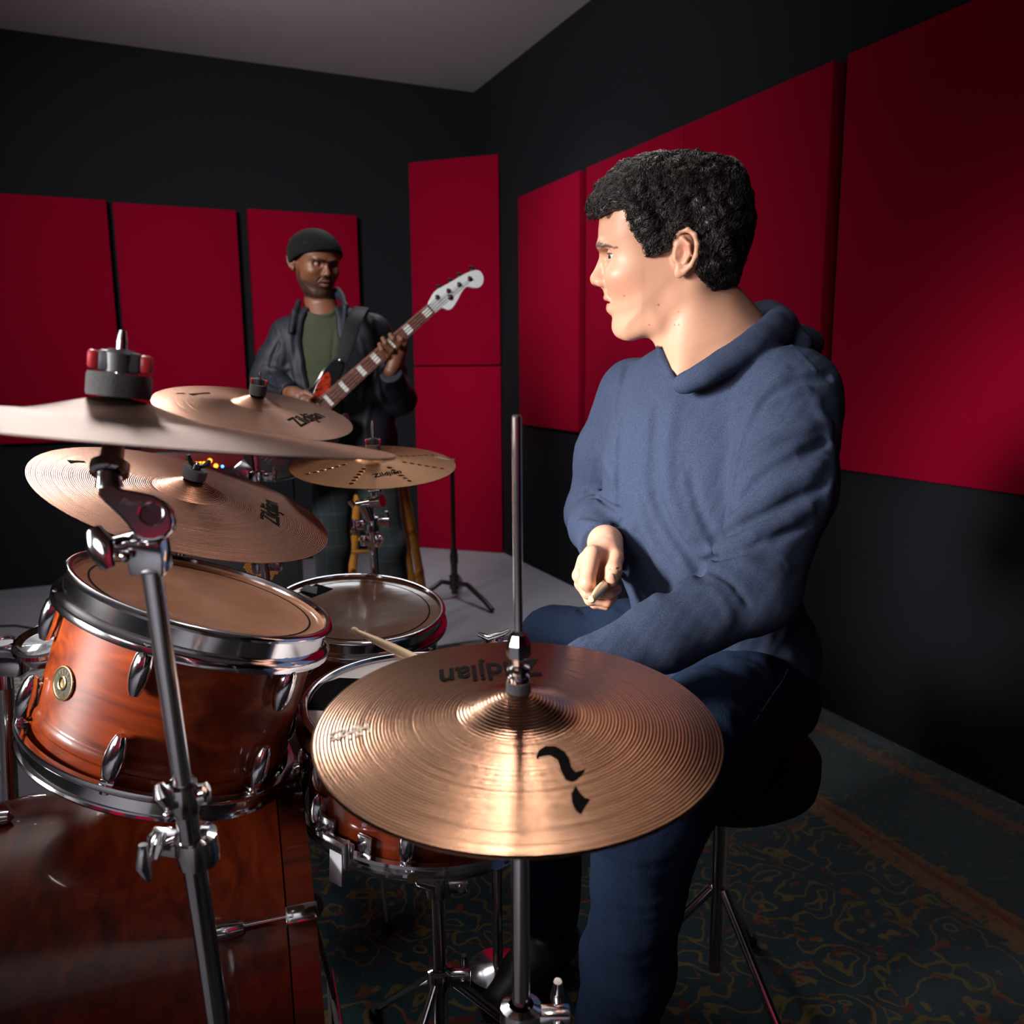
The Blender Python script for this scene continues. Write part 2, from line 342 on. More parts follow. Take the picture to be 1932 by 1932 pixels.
# ------------------------------------------------------------------ lettering and marks laid on a surface
def lettering(name, s, p0, p1, surf, mat_, parent, M, size=None, shear=.25, space=1., label=None, sy=1.):
    """writes s from local (x, y) p0 to p1; surf maps local x, y to the height of the surface"""
    cu = bpy.data.curves.new('t', 'FONT'); cu.body = s; cu.size = 1; cu.shear = shear; cu.space_character = space; cu.resolution_u = 4
    cu.offset = .02
    o = bpy.data.objects.new('t', cu); COL.objects.link(o); dg = bpy.context.evaluated_depsgraph_get()
    me = bpy.data.meshes.new_from_object(o.evaluated_get(dg)); bpy.data.objects.remove(o); 
    vs = np.array([v.co[:] for v in me.vertices]); fs = [tuple(f.vertices) for f in me.polygons]; bpy.data.meshes.remove(me)
    p0 = np.array(p0[:2], float); p1 = np.array(p1[:2], float); d = p1-p0; L = np.linalg.norm(d); d /= L; u = np.array([-d[1], d[0]])
    w_ = vs[:, 0].max(); k = L/w_; xy = p0 + vs[:, :1]*k*d + vs[:, 1:2]*k*sy*u
    b = MB(); b.add([(x, y, surf(x, y)+.0007) for x, y in xy], fs, smooth=False)
    return obj(name, b, mat_, parent, M=M, label=label)
def to_local(M, x, y, h=0.):
    """local coordinates, in frame M, of the point of its plane (raised by h) seen at pixel x, y"""
    n = np.array(M.col[2][:3]); o = np.array(M.col[3][:3])+n*h; q = on_plane(x, y, o, n); return np.array(M.inverted() @ Vector(q))
def proj(p):
    d = np.asarray(p, float)-CAM; z = d @ FW; return 966+F*(d @ RT)/z, 966-F*(d @ UP)/z

# ------------------------------------------------------------------ cymbals
def cym_z(r, R, hb, hbell, rb):
    q = min(r/R, 1.); z = hb*(1-q**1.35)
    z = hb*(1-q**.92)
    if r < rb: z += hbell*(.5+.5*math.cos(PI*r/rb))**.8
    return z
def cymbal(name, c, n, R, mat_, label, group='bronze cymbals of the drum kit', hb=.012, hbell=.016, rb=.05, flip=False, holes=False, th=.0011):
    n = N3(n)*(-1 if flip else 1); M = frame(c, n)
    rs = sorted(set([.006]+list(np.linspace(.008, rb*.94, 9))+list(rb*np.array([.97, .985, 1., 1.02]))+list(np.linspace(rb*1.08, R-.001, 40))+[R]))
    top = [(r, cym_z(r, R, hb, hbell, rb)) for r in rs]; bot = [(r, z-th) for r, z in top][::-1]
    b = MB(); b.lathe(top+bot, 144, closed=True)
    o = obj(name, b, mat_, None, M=M); tag(o, label, 'cymbal', group)
    if holes:
        cm = MB()
        for k in range(8):
            a = math.radians(37+k*45)
            for j in range(6):
                r = .070+j*.0165; aa = a+.10*j*0
                cm.lathe([(1e-4, -.03), (.0050, -.03), (.0050, .05), (1e-4, .05)], 14, Matrix.Translation((r*math.cos(aa), r*math.sin(aa), 0)))
        co = obj('cutter', cm, mat_, None, M=M); md = o.modifiers.new('holes', 'BOOLEAN'); md.object = co; md.operation = 'DIFFERENCE'; md.solver = 'EXACT'; md.use_self = True
        dg = bpy.context.evaluated_depsgraph_get(); me = bpy.data.meshes.new_from_object(o.evaluated_get(dg)); 
        o.modifiers.clear(); 
        if len(me.polygons) > 3000: o.data = me
        bpy.data.objects.remove(co)
    return o, M, (lambda x, y: cym_z(math.hypot(x, y), R, hb, hbell, rb))
HH = np.array([.003, .713, .866]); HHN = N3((.013, -.095, 1))
RD = np.array([-.575, 1.494, .948]); RDN = N3((.371, -.064, 1))
CR = np.array([-.603, 2.023, 1.076]); CRN = N3((.224, -.141, 1))
FX = np.array([-.299, 1.839, .968]); FXN = N3((.037, -.147, 1))
NC = P(220, 806, .69); NCN = N3((.118, .076, 1))
hh, HM, hs = cymbal('hi_hat_cymbal', HH, HHN, .178, BR_HH, 'large hammered top hi-hat cymbal in front of the man in blue', hb=.019, hbell=.014, rb=.056)
cymbal('hi_hat_cymbal', HH-HHN*.004, HHN, .178, BR_HH, 'lower hi-hat cymbal turned upside down beneath the large top one', hb=.019, hbell=.014, rb=.056, flip=True)
rd, RM, rsf = cymbal('ride_cymbal', RD, RDN, .254, BR_RIDE, 'broad ride cymbal tilted above the first tom', hb=.026, hbell=.018, rb=.065)
cr, CM, csf = cymbal('crash_cymbal', CR, CRN, .2286, BR_CR, 'crash cymbal in front of the bass player\'s hand and red pickguard', hb=.027, hbell=.016, rb=.060)
fx, XM, xsf = cymbal('effect_cymbal', FX, FXN, .178, BR_FX, 'cymbal with rows of round holes above the floor tom', hb=.019, hbell=.012, rb=.046, holes=True)
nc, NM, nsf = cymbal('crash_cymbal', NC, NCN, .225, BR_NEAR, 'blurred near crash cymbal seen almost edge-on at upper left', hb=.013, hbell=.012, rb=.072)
def L(M, px, py, h): return to_local(M, px, py, h)
lettering('lettering', 'Zildjian', L(HM, 1014, 1232, .013), L(HM, 822, 1262, .008), hs, INK, hh, HM, shear=.3, sy=1.8)
lettering('lettering', 'HiHats', L(HM, 692, 1362, .004), L(HM, 616, 1385, .002), hs, INKP, hh, HM, shear=.3, sy=2.2, space=.9)
lettering('lettering', 'Zildjian', L(RM, 526, 996, .006), L(RM, 523, 950, .006), rsf, INK, rd, RM, shear=.3, sy=1.05)
lettering('lettering', 'Zildjian', L(CM, 568, 804, .01), L(CM, 616, 784, .01), csf, INK, cr, CM, shear=.3, sy=1.15)
lettering('lettering', 'Zildjian', L(XM, 706, 901, .006), L(XM, 760, 893, .006), xsf, INK, fx, XM, shear=.3, sy=1.2)
lettering('lettering', 'Zildjian', L(XM, 818, 864, .002), L(XM, 846, 868, .002), xsf, INKP, fx, XM, shear=.3, sy=1.4)
def mark(polys, M, surf, h, parent):
    b = MB()
    for poly in polys:
        q = [to_local(M, x, y, h) for x, y in poly]; n = len(q); cx = sum(p[0] for p in q)/n; cy = sum(p[1] for p in q)/n
        bm = bmesh.new(); vv = [bm.verts.new((p[0], p[1], 0)) for p in q]; f = bm.faces.new(vv); bmesh.ops.triangulate(bm, faces=[f])
        bmesh.ops.subdivide_edges(bm, edges=bm.edges[:], cuts=2, use_grid_fill=True); bm.verts.index_update()
        b.add([(v.co.x, v.co.y, surf(v.co.x, v.co.y)+.0005) for v in bm.verts], [tuple(v.index for v in f.verts) for f in bm.faces], smooth=False); bm.free()
    return obj('printed_mark', b, INK, parent, M=M)
mark([[(1011, 1445), (1016, 1432), (1030, 1424), (1048, 1424), (1064, 1432), (1074, 1444), (1078, 1458), (1086, 1466), (1104, 1460), (1096, 1472), (1082, 1481), (1068, 1479), (1058, 1464), (1052, 1446), (1038, 1438), (1024, 1440)],
      [(1086, 1488), (1094, 1500), (1104, 1508), (1113, 1510), (1104, 1522), (1096, 1535), (1086, 1528), (1079, 1516), (1078, 1502)]], HM, hs, .004, hh)
mark([[(126, 866), (140, 868), (158, 870), (162, 874), (148, 872), (134, 874)], [(168, 874), (186, 878), (206, 880), (216, 886), (200, 886), (188, 884), (176, 882)]], RM, rsf, .006, rd)
mark([[(328, 738), (345, 738), (352, 741), (340, 740)], [(354, 741), (372, 741), (394, 740), (397, 744), (378, 744), (364, 746)]], CM, csf, .01, cr)

# ------------------------------------------------------------------ stands
def wing_nut(t, c, n, s, style):
    M = frame(c, n, (1, .25, 0)); b = MB()
    if style == 'grey':
        b.box((.030*s, .017*s, .016*s), M @ Matrix.Translation((0, 0, .008*s)), .003*s); b.lathe([(1e-4, 0), (.011*s, 0), (.012*s, .014*s), (.009*s, .0175*s), (1e-4, .0175*s)], 20, M)
        w_ = obj('wing_nut', b, PLASTIC, t); r = MB()
        for sg in (-1, 1): r = MB(); r.box((.008*s, .0150*s, .014*s), M @ Matrix.Translation((sg*.0185*s, 0, .008*s)), .0025*s); obj('wing_tip', r, REDP, w_, label='red tip of the grey wing nut')
    else:
        b.lathe([(1e-4, 0), (.009*s, 0), (.008*s, .010*s), (1e-4, .010*s)], 16, M)
        for sg in (-1, 1): b.tube([M @ Vector((0, 0, .006*s)), M @ Vector((sg*.010*s, 0, .008*s)), M @ Vector((sg*.018*s, 0, .016*s)), M @ Vector((sg*.020*s, 0, .024*s))], [.004*s, .004*s, .0055*s, .003*s], 10)
        obj('wing_nut', b, BLACKM if style == 'black' else CHROME, t)
def tripod(t, foot, r_leg, zc, spread, a0, m=CHROME, n=3, rp=.012):
    for k in range(n):
        a = a0+2*PI*k/n; d = np.array([math.cos(a), math.sin(a), 0]); b = MB()
        top = foot+d*rp; top = np.array([top[0], top[1], zc]); end = np.array([foot[0]+d[0]*spread, foot[1]+d[1]*spread, .022])
        b.tube([top, end], [r_leg, r_leg], 10); lg = obj('leg', b, m, t)
        f = MB(); f.tube([end-(end-top)*.06, end+np.array([0, 0, -.008])], [.013, .012], 12); obj('rubber_foot', f, RUBBER, lg)
def clamp(t, p, axis, s=1., name='clamp', d=(1, 0, 0), m=CHROME):
    M = frame(p, axis, d); b = MB(); b.lathe([(.010*s, -.014*s), (.016*s, -.012*s), (.017*s, 0), (.016*s, .012*s), (.010*s, .014*s)], 24, M)
    b.box((.030*s, .014*s, .018*s), M @ Matrix.Translation((.024*s, 0, 0)), .002*s)
    b.tube([M @ Vector((.030*s, -.012*s, 0)), M @ Vector((.030*s, .022*s, 0))], .0045*s, 10)
    b.tube([M @ Vector((.030*s, .022*s, -.016*s)), M @ Vector((.030*s, .026*s, 0)), M @ Vector((.030*s, .022*s, .016*s))], [.0035*s, .006*s, .0035*s], 10)
    return obj(name, b, m, t)
def felts(t, c, n, r, h, m=FELT):
    b = MB(); b.lathe([(1e-4, 0), (r*.97, 0), (r, h*.15), (r, h*.85), (r*.97, h), (1e-4, h)], 40, frame(c, n)); return obj('felt', b, m, t)
def cym_stand(c, n, label, joints, foot, felt=(.016, .018, FELT), nut=('grey', 1.), bell=.03, rod=.035, rr=.011, spread=.30, a0=.3, thin=.008):
    """joints: points down the pole from under the cymbal; foot: centre of the tripod"""
    t = thing('cymbal_stand', (*foot[:2], 0), label, 'cymbal stand', 'chrome cymbal stands of the drum kit'); n = N3(n)
    top = c+n*bell
    felts(t, top, n, *felt); wing_nut(t, top+n*felt[1], n, nut[1], nut[0])
    b = MB(); b.cyl(c-n*.05, top+n*(felt[1]+rod), .0038, 12); b.cyl(top+n*(felt[1]+rod), top+n*(felt[1]+rod+.006), .0038, 12, .0025); obj('threaded_rod', b, STEEL, t)
    f2 = MB(); f2.lathe([(.004, -.022), (.016, -.022), (.016, -.008), (.004, -.008)], 24, frame(c+n*(bell-.012), n), closed=True); obj('lower_felt', f2, FELT, t)
    q = c-n*.05; b = MB(); b.ball(q, .011); b.cyl(q+np.array([-.014, 0, 0]), q+np.array([.014, 0, 0]), .012, 24); obj('tilter', b, CHROME, t)
    b = MB(); b.tube([q]+list(joints[:1]), [thin, thin], 16); obj('upper_tube', b, CHROME, t)
    b = MB(); b.tube(list(joints)+[np.array([foot[0], foot[1], .06])], [rr]*(len(joints)+1), 18); obj('pole', b, CHROME, t)
    clamp(t, joints[0], joints[0]-np.array([foot[0], foot[1], 0.]), 1.15)
    zc = .42; clamp(t, np.array([foot[0]+(joints[-1]-foot)[0]*zc/max(joints[-1][2], .1), foot[1]+(joints[-1]-foot)[1]*zc/max(joints[-1][2], .1), zc]), (0, 0, 1), 1.2, 'leg_collar')
    tripod(t, np.array([foot[0]+(joints[-1]-foot)[0]*zc/max(joints[-1][2], .1), foot[1]+(joints[-1]-foot)[1]*zc/max(joints[-1][2], .1), 0]), .008, zc, spread, a0); return t
def v3(*a): return np.array(a, float)
# near crash stand: shaft, big tilter plate, leaning tube
bell_n = cym_z(.006, .225, .013, .012, .072)
p_up, p_lo = P(286, 1076, .665), P(345, 1480, .735)
d_ = N3(p_lo-p_up); foot_n = p_up+d_*((p_up[2]-.0)/-d_[2])
t = thing('cymbal_stand', (*foot_n[:2], 0), 'nearest chrome cymbal stand whose tube crosses in front of the first tom', 'cymbal stand', 'chrome cymbal stands of the drum kit')
top = NC+NCN*bell_n
felts(t, top, NCN, .0245, .0185); wing_nut(t, top+NCN*.0195, NCN, 1.05, 'grey')
b = MB(); b.cyl(top-NCN*.03, top+NCN*.045, .0042, 14); b.cyl(top+NCN*.045, top+NCN*.053, .0042, 14, .0028); obj('threaded_rod', b, STEEL, t)
sh0 = top-NCN*.02; sh1 = P(205, 900, .665); b = MB(); b.tube([sh0, P(213, 850, .672), sh1, P(206, 920, .665)], [.0055, .0085, .0095, .0105], 20); b.lathe([(.0105, -.005), (.0145, -.004), (.0145, .004), (.0105, .005)], 24, frame(P(207, 885, .666), sh0-sh1)); obj('tilter_shaft', b, CHROME, t)
pl_px = [(191, 884), (207, 905), (228, 922), (262, 928), (290, 934), (311, 945), (324, 962), (329, 985), (325, 1003), (312, 1015), (292, 1022), (272, 1021), (256, 1012), (244, 994), (228, 975), (206, 955), (186, 936)]
PF = frame(P(262, 970, .662), ray(262, 970)*-1+v3(-.25, 0, .1), RT); 
loc = [to_local(PF, x, y) for x, y in pl_px]; b = MB(); b.prism([(p[0], p[1]) for p in loc], -.012, .004, PF, .0022); tp = obj('tilter_plate', b, CHROME, t)
c_ = to_local(PF, 288, 970); b = MB(); b.lathe([(1e-4, .004), (.008, .004), (.0085, .0060), (.0095, .0062), (.010, .004)], 32, PF @ Matrix.Translation((c_[0], c_[1], 0))); obj('pivot_bolt', b, CHROME, tp)
lettering('lettering', 'Pearl', to_local(PF, 228, 951), to_local(PF, 268, 958), lambda x, y: .0041, STEEL, tp, PF, shear=.4)
b = MB(); b.box((.028, .022, .028), frame(P(282, 1048, .668), -d_, (1, 0, 0)), .003); obj('tube_socket', b, CHROME, t)
W_ = frame(P(205, 1035, .655), N3(v3(.5, -.3, .2)), UP); b = MB()
b.tube([P(176, 1000, .655), P(190, 1030, .65), P(204, 1072, .65)], [.007, .0115, .006], 18, flat=.5, upv=FW); b.tube([P(200, 1030, .655), P(250, 1015, .668)], [.006, .006], 14); b.ball(P(236, 1050, .652), .0045); obj('wing_bolt', b, CHROME, t)
b = MB(); b.cyl(p_up, P(352, 1530, .742), .0079, 24); obj('upper_tube', b, SATIN, t)
cl = P(347, 1503, .738); b = MB(); b.lathe([(.008, .016), (.0125, .014), (.0135, .004), (.0135, -.006), (.011, -.016), (.0085, -.017)], 28, frame(cl, -d_)); b.tube([cl, P(312, 1500, .725)], [.0065, .0075], 14); b.tube([P(300, 1478, .722), P(308, 1500, .722), P(322, 1530, .725)], [.004, .009, .004], 14); b.ball(P(318, 1538, .72), .005)
b.tube([cl, P(378, 1495, .742)], [.007, .008], 14); b.lathe([(.003, -.004), (.0095, -.003), (.0095, .003), (.003, .004)], 10, frame(P(384, 1497, .742), (1, 0, .2))); obj('height_clamp', b, CHROME, t)
b = MB(); b.tube([P(350, 1520, .741), foot_n+v3(0, 0, .05)], [.0100, .0125], 24); obj('pole', b, CHROME, t)
cl = P(372, 1598, .765); clamp(t, cl, -d_, 1.15, 'leg_collar', (-1, .2, 0)); b = MB(); b.tube([P(303, 1570, .755), P(296, 1592, .75), P(290, 1618, .75)], [.006, .0085, .005], 14, flat=.5); b.tube([P(300, 1600, .752), P(345, 1580, .765)], .004, 10); b.tube([P(345, 1580, .765), P(395, 1585, .765)], [.012, .014], 18); obj('collar_wing', b, CHROME, t)
zc = .40; cc = p_up+d_*((p_up[2]-zc)/-d_[2]); tripod(t, v3(cc[0], cc[1], 0), .0085, zc, .27, 3.3)

cup = lambda R, hb, hl, rb: cym_z(.006, R, hb, hl, rb)
cym_stand(RD, RDN, 'chrome cymbal stand holding the tilted ride cymbal', [v3(-.60, 1.50, .80)], v3(-.66, 1.56, 0), (.0205, .017, FELT), ('black', .9), cup(.254, .026, .018, .065), .006, spread=.25, a0=1.4)
ct = P(478, 852, 2.03); cj = P(485, 900, 2.03)
t = cym_stand(CR, CRN, 'chrome cymbal stand behind the tilted ride cymbal', [cj], v3(-.60, 2.07, 0), (.0195, .024, FELT), ('grey', .85), cup(.2286, .027, .016, .060), .024, a0=.9)
clamp(t, P(492, 1068, 2.1), (0, 0, 1), 1.3, 'height_clamp')
fj = [P(697, 965, 1.86), P(703, 1000, 1.87)]
t = cym_stand(FX, FXN, 'chrome cymbal stand with stacked clamps behind the floor tom', [P(700, 985, 2.05), P(704, 1040, 2.08)], v3(-.345, 2.16, 0), (.0165, .017, FELT2), ('grey', .75), cup(.178, .019, .012, .046), .045, rr=.0115, a0=.5, thin=.007, spread=.2)
b = MB(); b.tube([P(672, 950, 1.86), P(700, 945, 1.86)], [.006, .010], 14); b.tube([P(660, 945, 1.86), P(668, 955, 1.86)], .006, 10); b.cyl(P(702, 948, 1.86), P(722, 945, 1.85), .014, 20); b.tube([P(690, 955, 1.86), P(700, 982, 1.87)], [.015, .008], 14); obj('tilter_body', b, CHROME, t)
clamp(t, P(700, 990, 2.05), (0, 0, 1), 1.2, 'upper_clamp', (-1, 0, 0))
b = MB(); b.box((.026, .022, .025), frame(P(691, 1019, 2.06)), .002); b.box((.014, .02, .030), frame(P(716, 1021, 2.06), (.4, 0, 1)), .003); b.cyl(P(703, 1005, 2.06), P(704, 1035, 2.07), .0135, 20); obj('clamp_block', b, CHROME, t)

# ------------------------------------------------------------------ hi-hat stand
def hz(y, x=978): return on_plane(x, y, HH, (0, -1, 0))[2]
t = thing('hi_hat_stand', (HH[0], HH[1], 0), 'chrome hi-hat stand with tall pull rod in front of the man in blue', 'hi-hat stand')
hx, hy = HH[0]+.0015, HH[1]; V = lambda z: v3(hx, hy, z)
b = MB(); b.cyl(V(.30), V(hz(787)), .0040, 20); b.cyl(V(hz(787)), V(hz(783)), .0040, 20, .0030); obj('pull_rod', b, SATIN, t)
def lz(prof, name, m, n=28, sm=True):
    b = MB(); b.lathe([(r, hz(y)) for r, y in prof], n, Matrix.Translation((hx, hy, 0)), sm); return obj(name, b, m, t)
lz([(.0042, 1190), (.0072, 1197), (.0108, 1215), (.0110, 1237), (.0060, 1243), (.0058, 1256)], 'clutch', CHROME, 8, False)
lz([(.0055, 1254), (.0098, 1258), (.0102, 1264), (.0070, 1268), (.0070, 1272), (.0096, 1276), (.0098, 1284), (.0092, 1290)], 'clutch_nut', CHROME)
lz([(.004, 1284), (.0107, 1286), (.0110, 1290), (.0110, 1306), (.0105, 1309), (.004, 1312)], 'clutch_felt', FELT)
b = MB(); b.cyl(V(.84), V(.56), .0085, 20); b.lathe([(.004, .835), (.022, .835), (.022, .842), (.012, .846), (.004, .846)], 24, Matrix.Translation((hx, hy, 0))); obj('upper_tube', b, CHROME, t)
b = MB(); b.cyl(V(.58), V(.05), .0125, 20); obj('lower_tube', b, CHROME, t); clamp(t, V(.57), (0, 0, 1), 1.2); clamp(t, V(.33), (0, 0, 1), 1.3, 'leg_collar')
tripod(t, v3(hx, hy, 0), .008, .33, .26, 3.6)
hd = N3((.28, .96, 0)); hp = v3(hx, hy, 0)
b = MB(); b.box((.26, .085, .008), frame(hp+hd*.19+v3(0, 0, .075), N3(hd*-.22+v3(0, 0, 1)), hd), .003); b.box((.05, .075, .03), frame(hp+hd*.33+v3(0, 0, .025), (0, 0, 1), hd), .004); obj('footboard', b, STEEL, t)

# ------------------------------------------------------------------ drums
def hoop(name, parent, M, R, h, up=1, m=CHROME):
    k = up; p = [(R-.012, -.004), (R-.0105, .0005), (R-.006, .0015), (R-.002, 0), (R, -.003), (R-.001, -.006), (R-.005, -.008), (R-.0055, -h*.62), (R-.002, -h*.70), (R+.004, -h*.76), (R+.0055, -h*.82), (R+.005, -h), (R-.004, -h), (R-.006, -h*.84), (R-.0085, -h*.7), (R-.009, -.006)]
    b = MB(); b.lathe([(r, z*k) for r, z in p], 96, closed=True); return obj(name, b, m, parent, M=M)
def lug(parent, M, R, a, z, s=1., up=1, hoopz=None):
    """teardrop lug on the shell at angle a with its rod to the hoop"""
    A = M @ Matrix.Rotation(a, 4, 'Z') @ Matrix.Translation((R, 0, z)); b = MB()
    pr = [(.001, -.026), (.006, -.0255), (.0095, -.020), (.0112, -.008), (.0108, .004), (.0085, .016), (.0055, .023), (.001, .025)]
    b.lathe([(r*s, zz*s*-up) for r, zz in pr], 20, A @ Matrix.Translation((.010*s, 0, 0)) @ Matrix.Diagonal((1.0, 1, 1, 1)))
    b.box((.012*s, .012*s, .036*s), A @ Matrix.Translation((.003, 0, 0)), .002)
    o = obj('lug', b, CHROME, parent)
    if hoopz is not None:
        c = MB(); e = hoopz-z; c.tube([A @ Vector((.011*s, 0, up*.02*s)), A @ Vector((.011*s, 0, e))], .0032*s, 10)
        c.tube([A @ Vector((.011*s, 0, e-.001)), A @ Vector((.011*s, 0, e+up*.008))], .0052*s, 8); c.box((.016*s, .015*s, .006*s), A @ Matrix.Translation((.006*s, 0, e-up*.006)), .0015)
        obj('tension_rod', c, CHROME, o)
def drum(name, top, n, R, depth, label, shellm, headm, lugs, a0, hh_=.040, ring=None, cat='drum', x=(1, 0, 0), lug_s=1., lugin=.062, bead=True, hole=None):
    n = N3(n); M = frame(top, n, x); t = thing(name, top-n*depth/2, label, cat); Rs = R-.014
    b = MB(); z1, z0 = -.014, -depth+.014
    prof = [(Rs-.006, z1), (Rs, z1-.003), (Rs, z0+.003), (Rs-.006, z0), (Rs-.006, z1)]
    if bead: prof = [(Rs-.006, z1), (Rs, z1-.003), (Rs, z0+.052), (Rs+.0012, z0+.049), (Rs+.003, z0+.046), (Rs+.0035, z0+.040), (Rs+.0035, z0+.036), (Rs, z0+.032), (Rs, z0+.003), (Rs-.006, z0), (Rs-.006, z1)]
    b.lathe(prof, 96); sh = obj('shell', b, shellm, t, M=M)
    hoop('batter_hoop', t, M, R, hh_); hoop('resonant_hoop', t, M @ Matrix.Translation((0, 0, -depth)), R, hh_*.8, -1)
    b = MB(); b.lathe([(1e-4, -.0085), (R*.5, -.0085), (R-.014, -.0085), (R-.0115, -.0075), (R-.0110, -.0045)], 96); hd_ = obj('batter_head', b, headm, t, M=M)
    if ring:
        b = MB(); b.lathe([(ring, -.0080), (ring+.0028, -.0080)], 96); obj('printed_ring', b, RINGINK, hd_, M=M)
    b = MB(); b.lathe([(1e-4, -depth+.008), (R-.013, -depth+.008)], 64); obj('resonant_head', b, HEADW if headm is HEADW else mat('resonant_film', (.25, .2, .18), .15, spec=.6), t, M=M)
    for k in range(lugs):
        a = a0+2*PI*k/lugs
        lug(t, M, Rs, a, -lugin, lug_s, 1, -hh_*.9); lug(t, M, Rs, a, -depth+lugin, lug_s, -1, -depth+hh_*.72)
    return t, M, Rs
def shell_at(M, R, px, py, depth):
    """angle and height on a shell whose point shows at the pixel"""
    best = None
    for a in np.linspace(-PI, PI, 361):
        nn = M.to_3x3() @ Vector((math.cos(a), math.sin(a), 0))
        for z in np.linspace(0, -depth, 40):
            p = M @ Vector((R*math.cos(a), R*math.sin(a), z))
            if (Vector(CAM)-p).dot(nn) < 0: continue
            x, y = proj(p[:]); e = (x-px)**2+(y-py)**2
            if best is None or e < best[0]: best = (e, a, z)
    return best[1:]
T1 = v3(-.419, 1.131, .879); T1N = N3((.318, .094, .944)); M1 = frame(T1, T1N)
aa, zz = shell_at(M1, .164, 268, 1275, .244)
t1, M1, Rs1 = drum('tom_drum', T1, T1N, .178, .244, 'reddish maple tom drum tilted at the lower left behind the cymbal stand tube', SHELL, HEADM, 6, aa, .044, .145, lug_s=1.15, lugin=.070)
ab, zb = shell_at(M1, Rs1, 121, 1287, .244)
BA = M1 @ Matrix.Rotation(ab, 4, 'Z') @ Matrix.Translation((Rs1+.0005, 0, zb)) @ Matrix.Rotation(PI/2, 4, 'Y') @ Matrix.Rotation(PI/2, 4, 'Z') 
BRASS = mat('aged_brass', (.42, .33, .17), .3, 1.); DBR = mat('dark_enamel', (.03, .025, .015), .4)
b = MB(); b.lathe([(1e-4, .001), (.018, .001), (.0195, .0022), (.021, .002), (.0215, .0)], 48, BA); bd = obj('badge', b, BRASS, t1)
b = MB(); b.lathe([(.0085, .0014), (.0186, .0014)], 48, BA); obj('badge_band', b, DBR, bd)
b = MB(); b.ring((BA @ Vector((0, 0, .0018)))[:], (BA.to_3x3() @ Vector((0, 0, 1)))[:], .0075, .0016, 32); obj('vent_ring', b, BRASS, bd)
def arc_text(s, r, a_mid, size, flip=False):
    step = size*.92/r
    for i, ch in enumerate(s):
        if ch == ' ': continue
        k = i-(len(s)-1)/2; a = a_mid-(k*step)*(1 if not flip else -1); rr_ = r
        c = np.array([rr_*math.cos(a), rr_*math.sin(a)]); d = np.array([math.sin(a), -math.cos(a)])*(1 if not flip else -1)
        lettering('badge_letter', ch, c-d*size*.36, c+d*size*.36, lambda x, y: .0014, BRASS, bd, BA, shear=0)
arc_text('GRETSCH', .0118, PI/2, .0052); arc_text('DRUMS', .0158, -PI/2, .0046, True)
T2 = v3(-.336, 1.787, .67); T2N = N3((.083, -.126, 1))
t2, M2, Rs2 = drum('floor_tom', T2, T2N, .19, .34, 'floor tom with taped head to the left of the man\'s knee', SHELL2, HEADM, 8, .35, .040, .154, lug_s=1.)
for a in (.9, 3.0, 5.1):
    p = M2 @ Vector((math.cos(a)*(Rs2+.014), math.sin(a)*(Rs2+.014), -.16)); b = MB(); b.tube([p+Vector((0, 0, .06)), (p[0], p[1], .10), (p[0]+math.cos(a)*.02, p[1]+math.sin(a)*.02, .02)], .0048, 12); lg = obj('leg', b, CHROME, t2)
    b = MB(); b.cyl((p[0]+math.cos(a)*.02, p[1]+math.sin(a)*.02, .032), (p[0]+math.cos(a)*.02, p[1]+math.sin(a)*.02, .010), .011); obj('rubber_foot', b, RUBBER, lg)
    b = MB(); b.box((.03, .028, .05), M2 @ Matrix.Rotation(a, 4, 'Z') @ Matrix.Translation((Rs2+.008, 0, -.16)), .003); obj('leg_bracket', b, CHROME, t2)
def tape(px4, M, h, label, m):
    q = [to_local(M, x, y, h) for x, y in px4]; b = MB(); n = len(q); b.prism([(p[0], p[1]) for p in q], h+.0003, h+.0012, M)
    return tag(obj('tape_strip', b, m), label, 'tape', 'strips of tape on the drum heads')
tape([(566, 1117), (597, 1102), (628, 1111), (588, 1127)], M2, -.0078, 'black tape strip at the far edge of the floor tom head', TAPE)
tape([(564, 1114), (578, 1104), (599, 1108), (597, 1122)], M2, -.006, 'folded grey cloth tape lying over the black strip on the floor tom', mat('grey_tape', (.13, .15, .15), .6))
SN = v3(-.118, 1.186, .695); SNN = N3((.073, -.054, 1))
t3, M3, Rs3 = drum('snare_drum', SN, SNN, .19, .165, 'snare drum with white coated head partly hidden by the hi-hat', SHELL2, HEADW, 8, 3.86, .034, None, lug_s=1.0, lugin=.055, bead=False)
tape([(600, 1294), (640, 1280), (690, 1282), (660, 1312), (622, 1340), (578, 1339)], M3, -.0078, 'wide black tape patch on the white snare head', TAPE)
# snare strainer and wires
aS, zS = shell_at(M3, Rs3, 655, 1570, .165); AS = M3 @ Matrix.Rotation(aS, 4, 'Z')
b = MB(); b.box((.010, .050, .018), AS @ Matrix.Translation((Rs3+.016, .0, -.135)), .002)
for sy in (-.030, .034): b.box((.006, .022, .028), AS @ Matrix.Translation((Rs3+.003, sy, -.128)), .0015); b.cyl((AS @ Vector((Rs3+.004, sy, -.128)))[:], (AS @ Vector((Rs3+.011, sy, -.128)))[:], .005)
b.tube([AS @ Vector((Rs3+.022, .018, -.120)), AS @ Vector((Rs3+.024, .021, -.155))], [.006, .005], 12); obj('strainer', b, STEEL, t3)
b = MB(); b.box((.0012, .022, .06), AS @ Matrix.Translation((Rs3+.016, -.004, -.165)), 0); obj('snare_strap', b, mat('white_strap', (.7, .7, .78), .5), t3)
b = MB(); 
for k in range(10): b.tube([M3 @ Matrix.Rotation(aS, 4, 'Z') @ Vector((s*.15, -.02+k*.0045, -.168)) for s in (-1, 1)], .0006, 5)
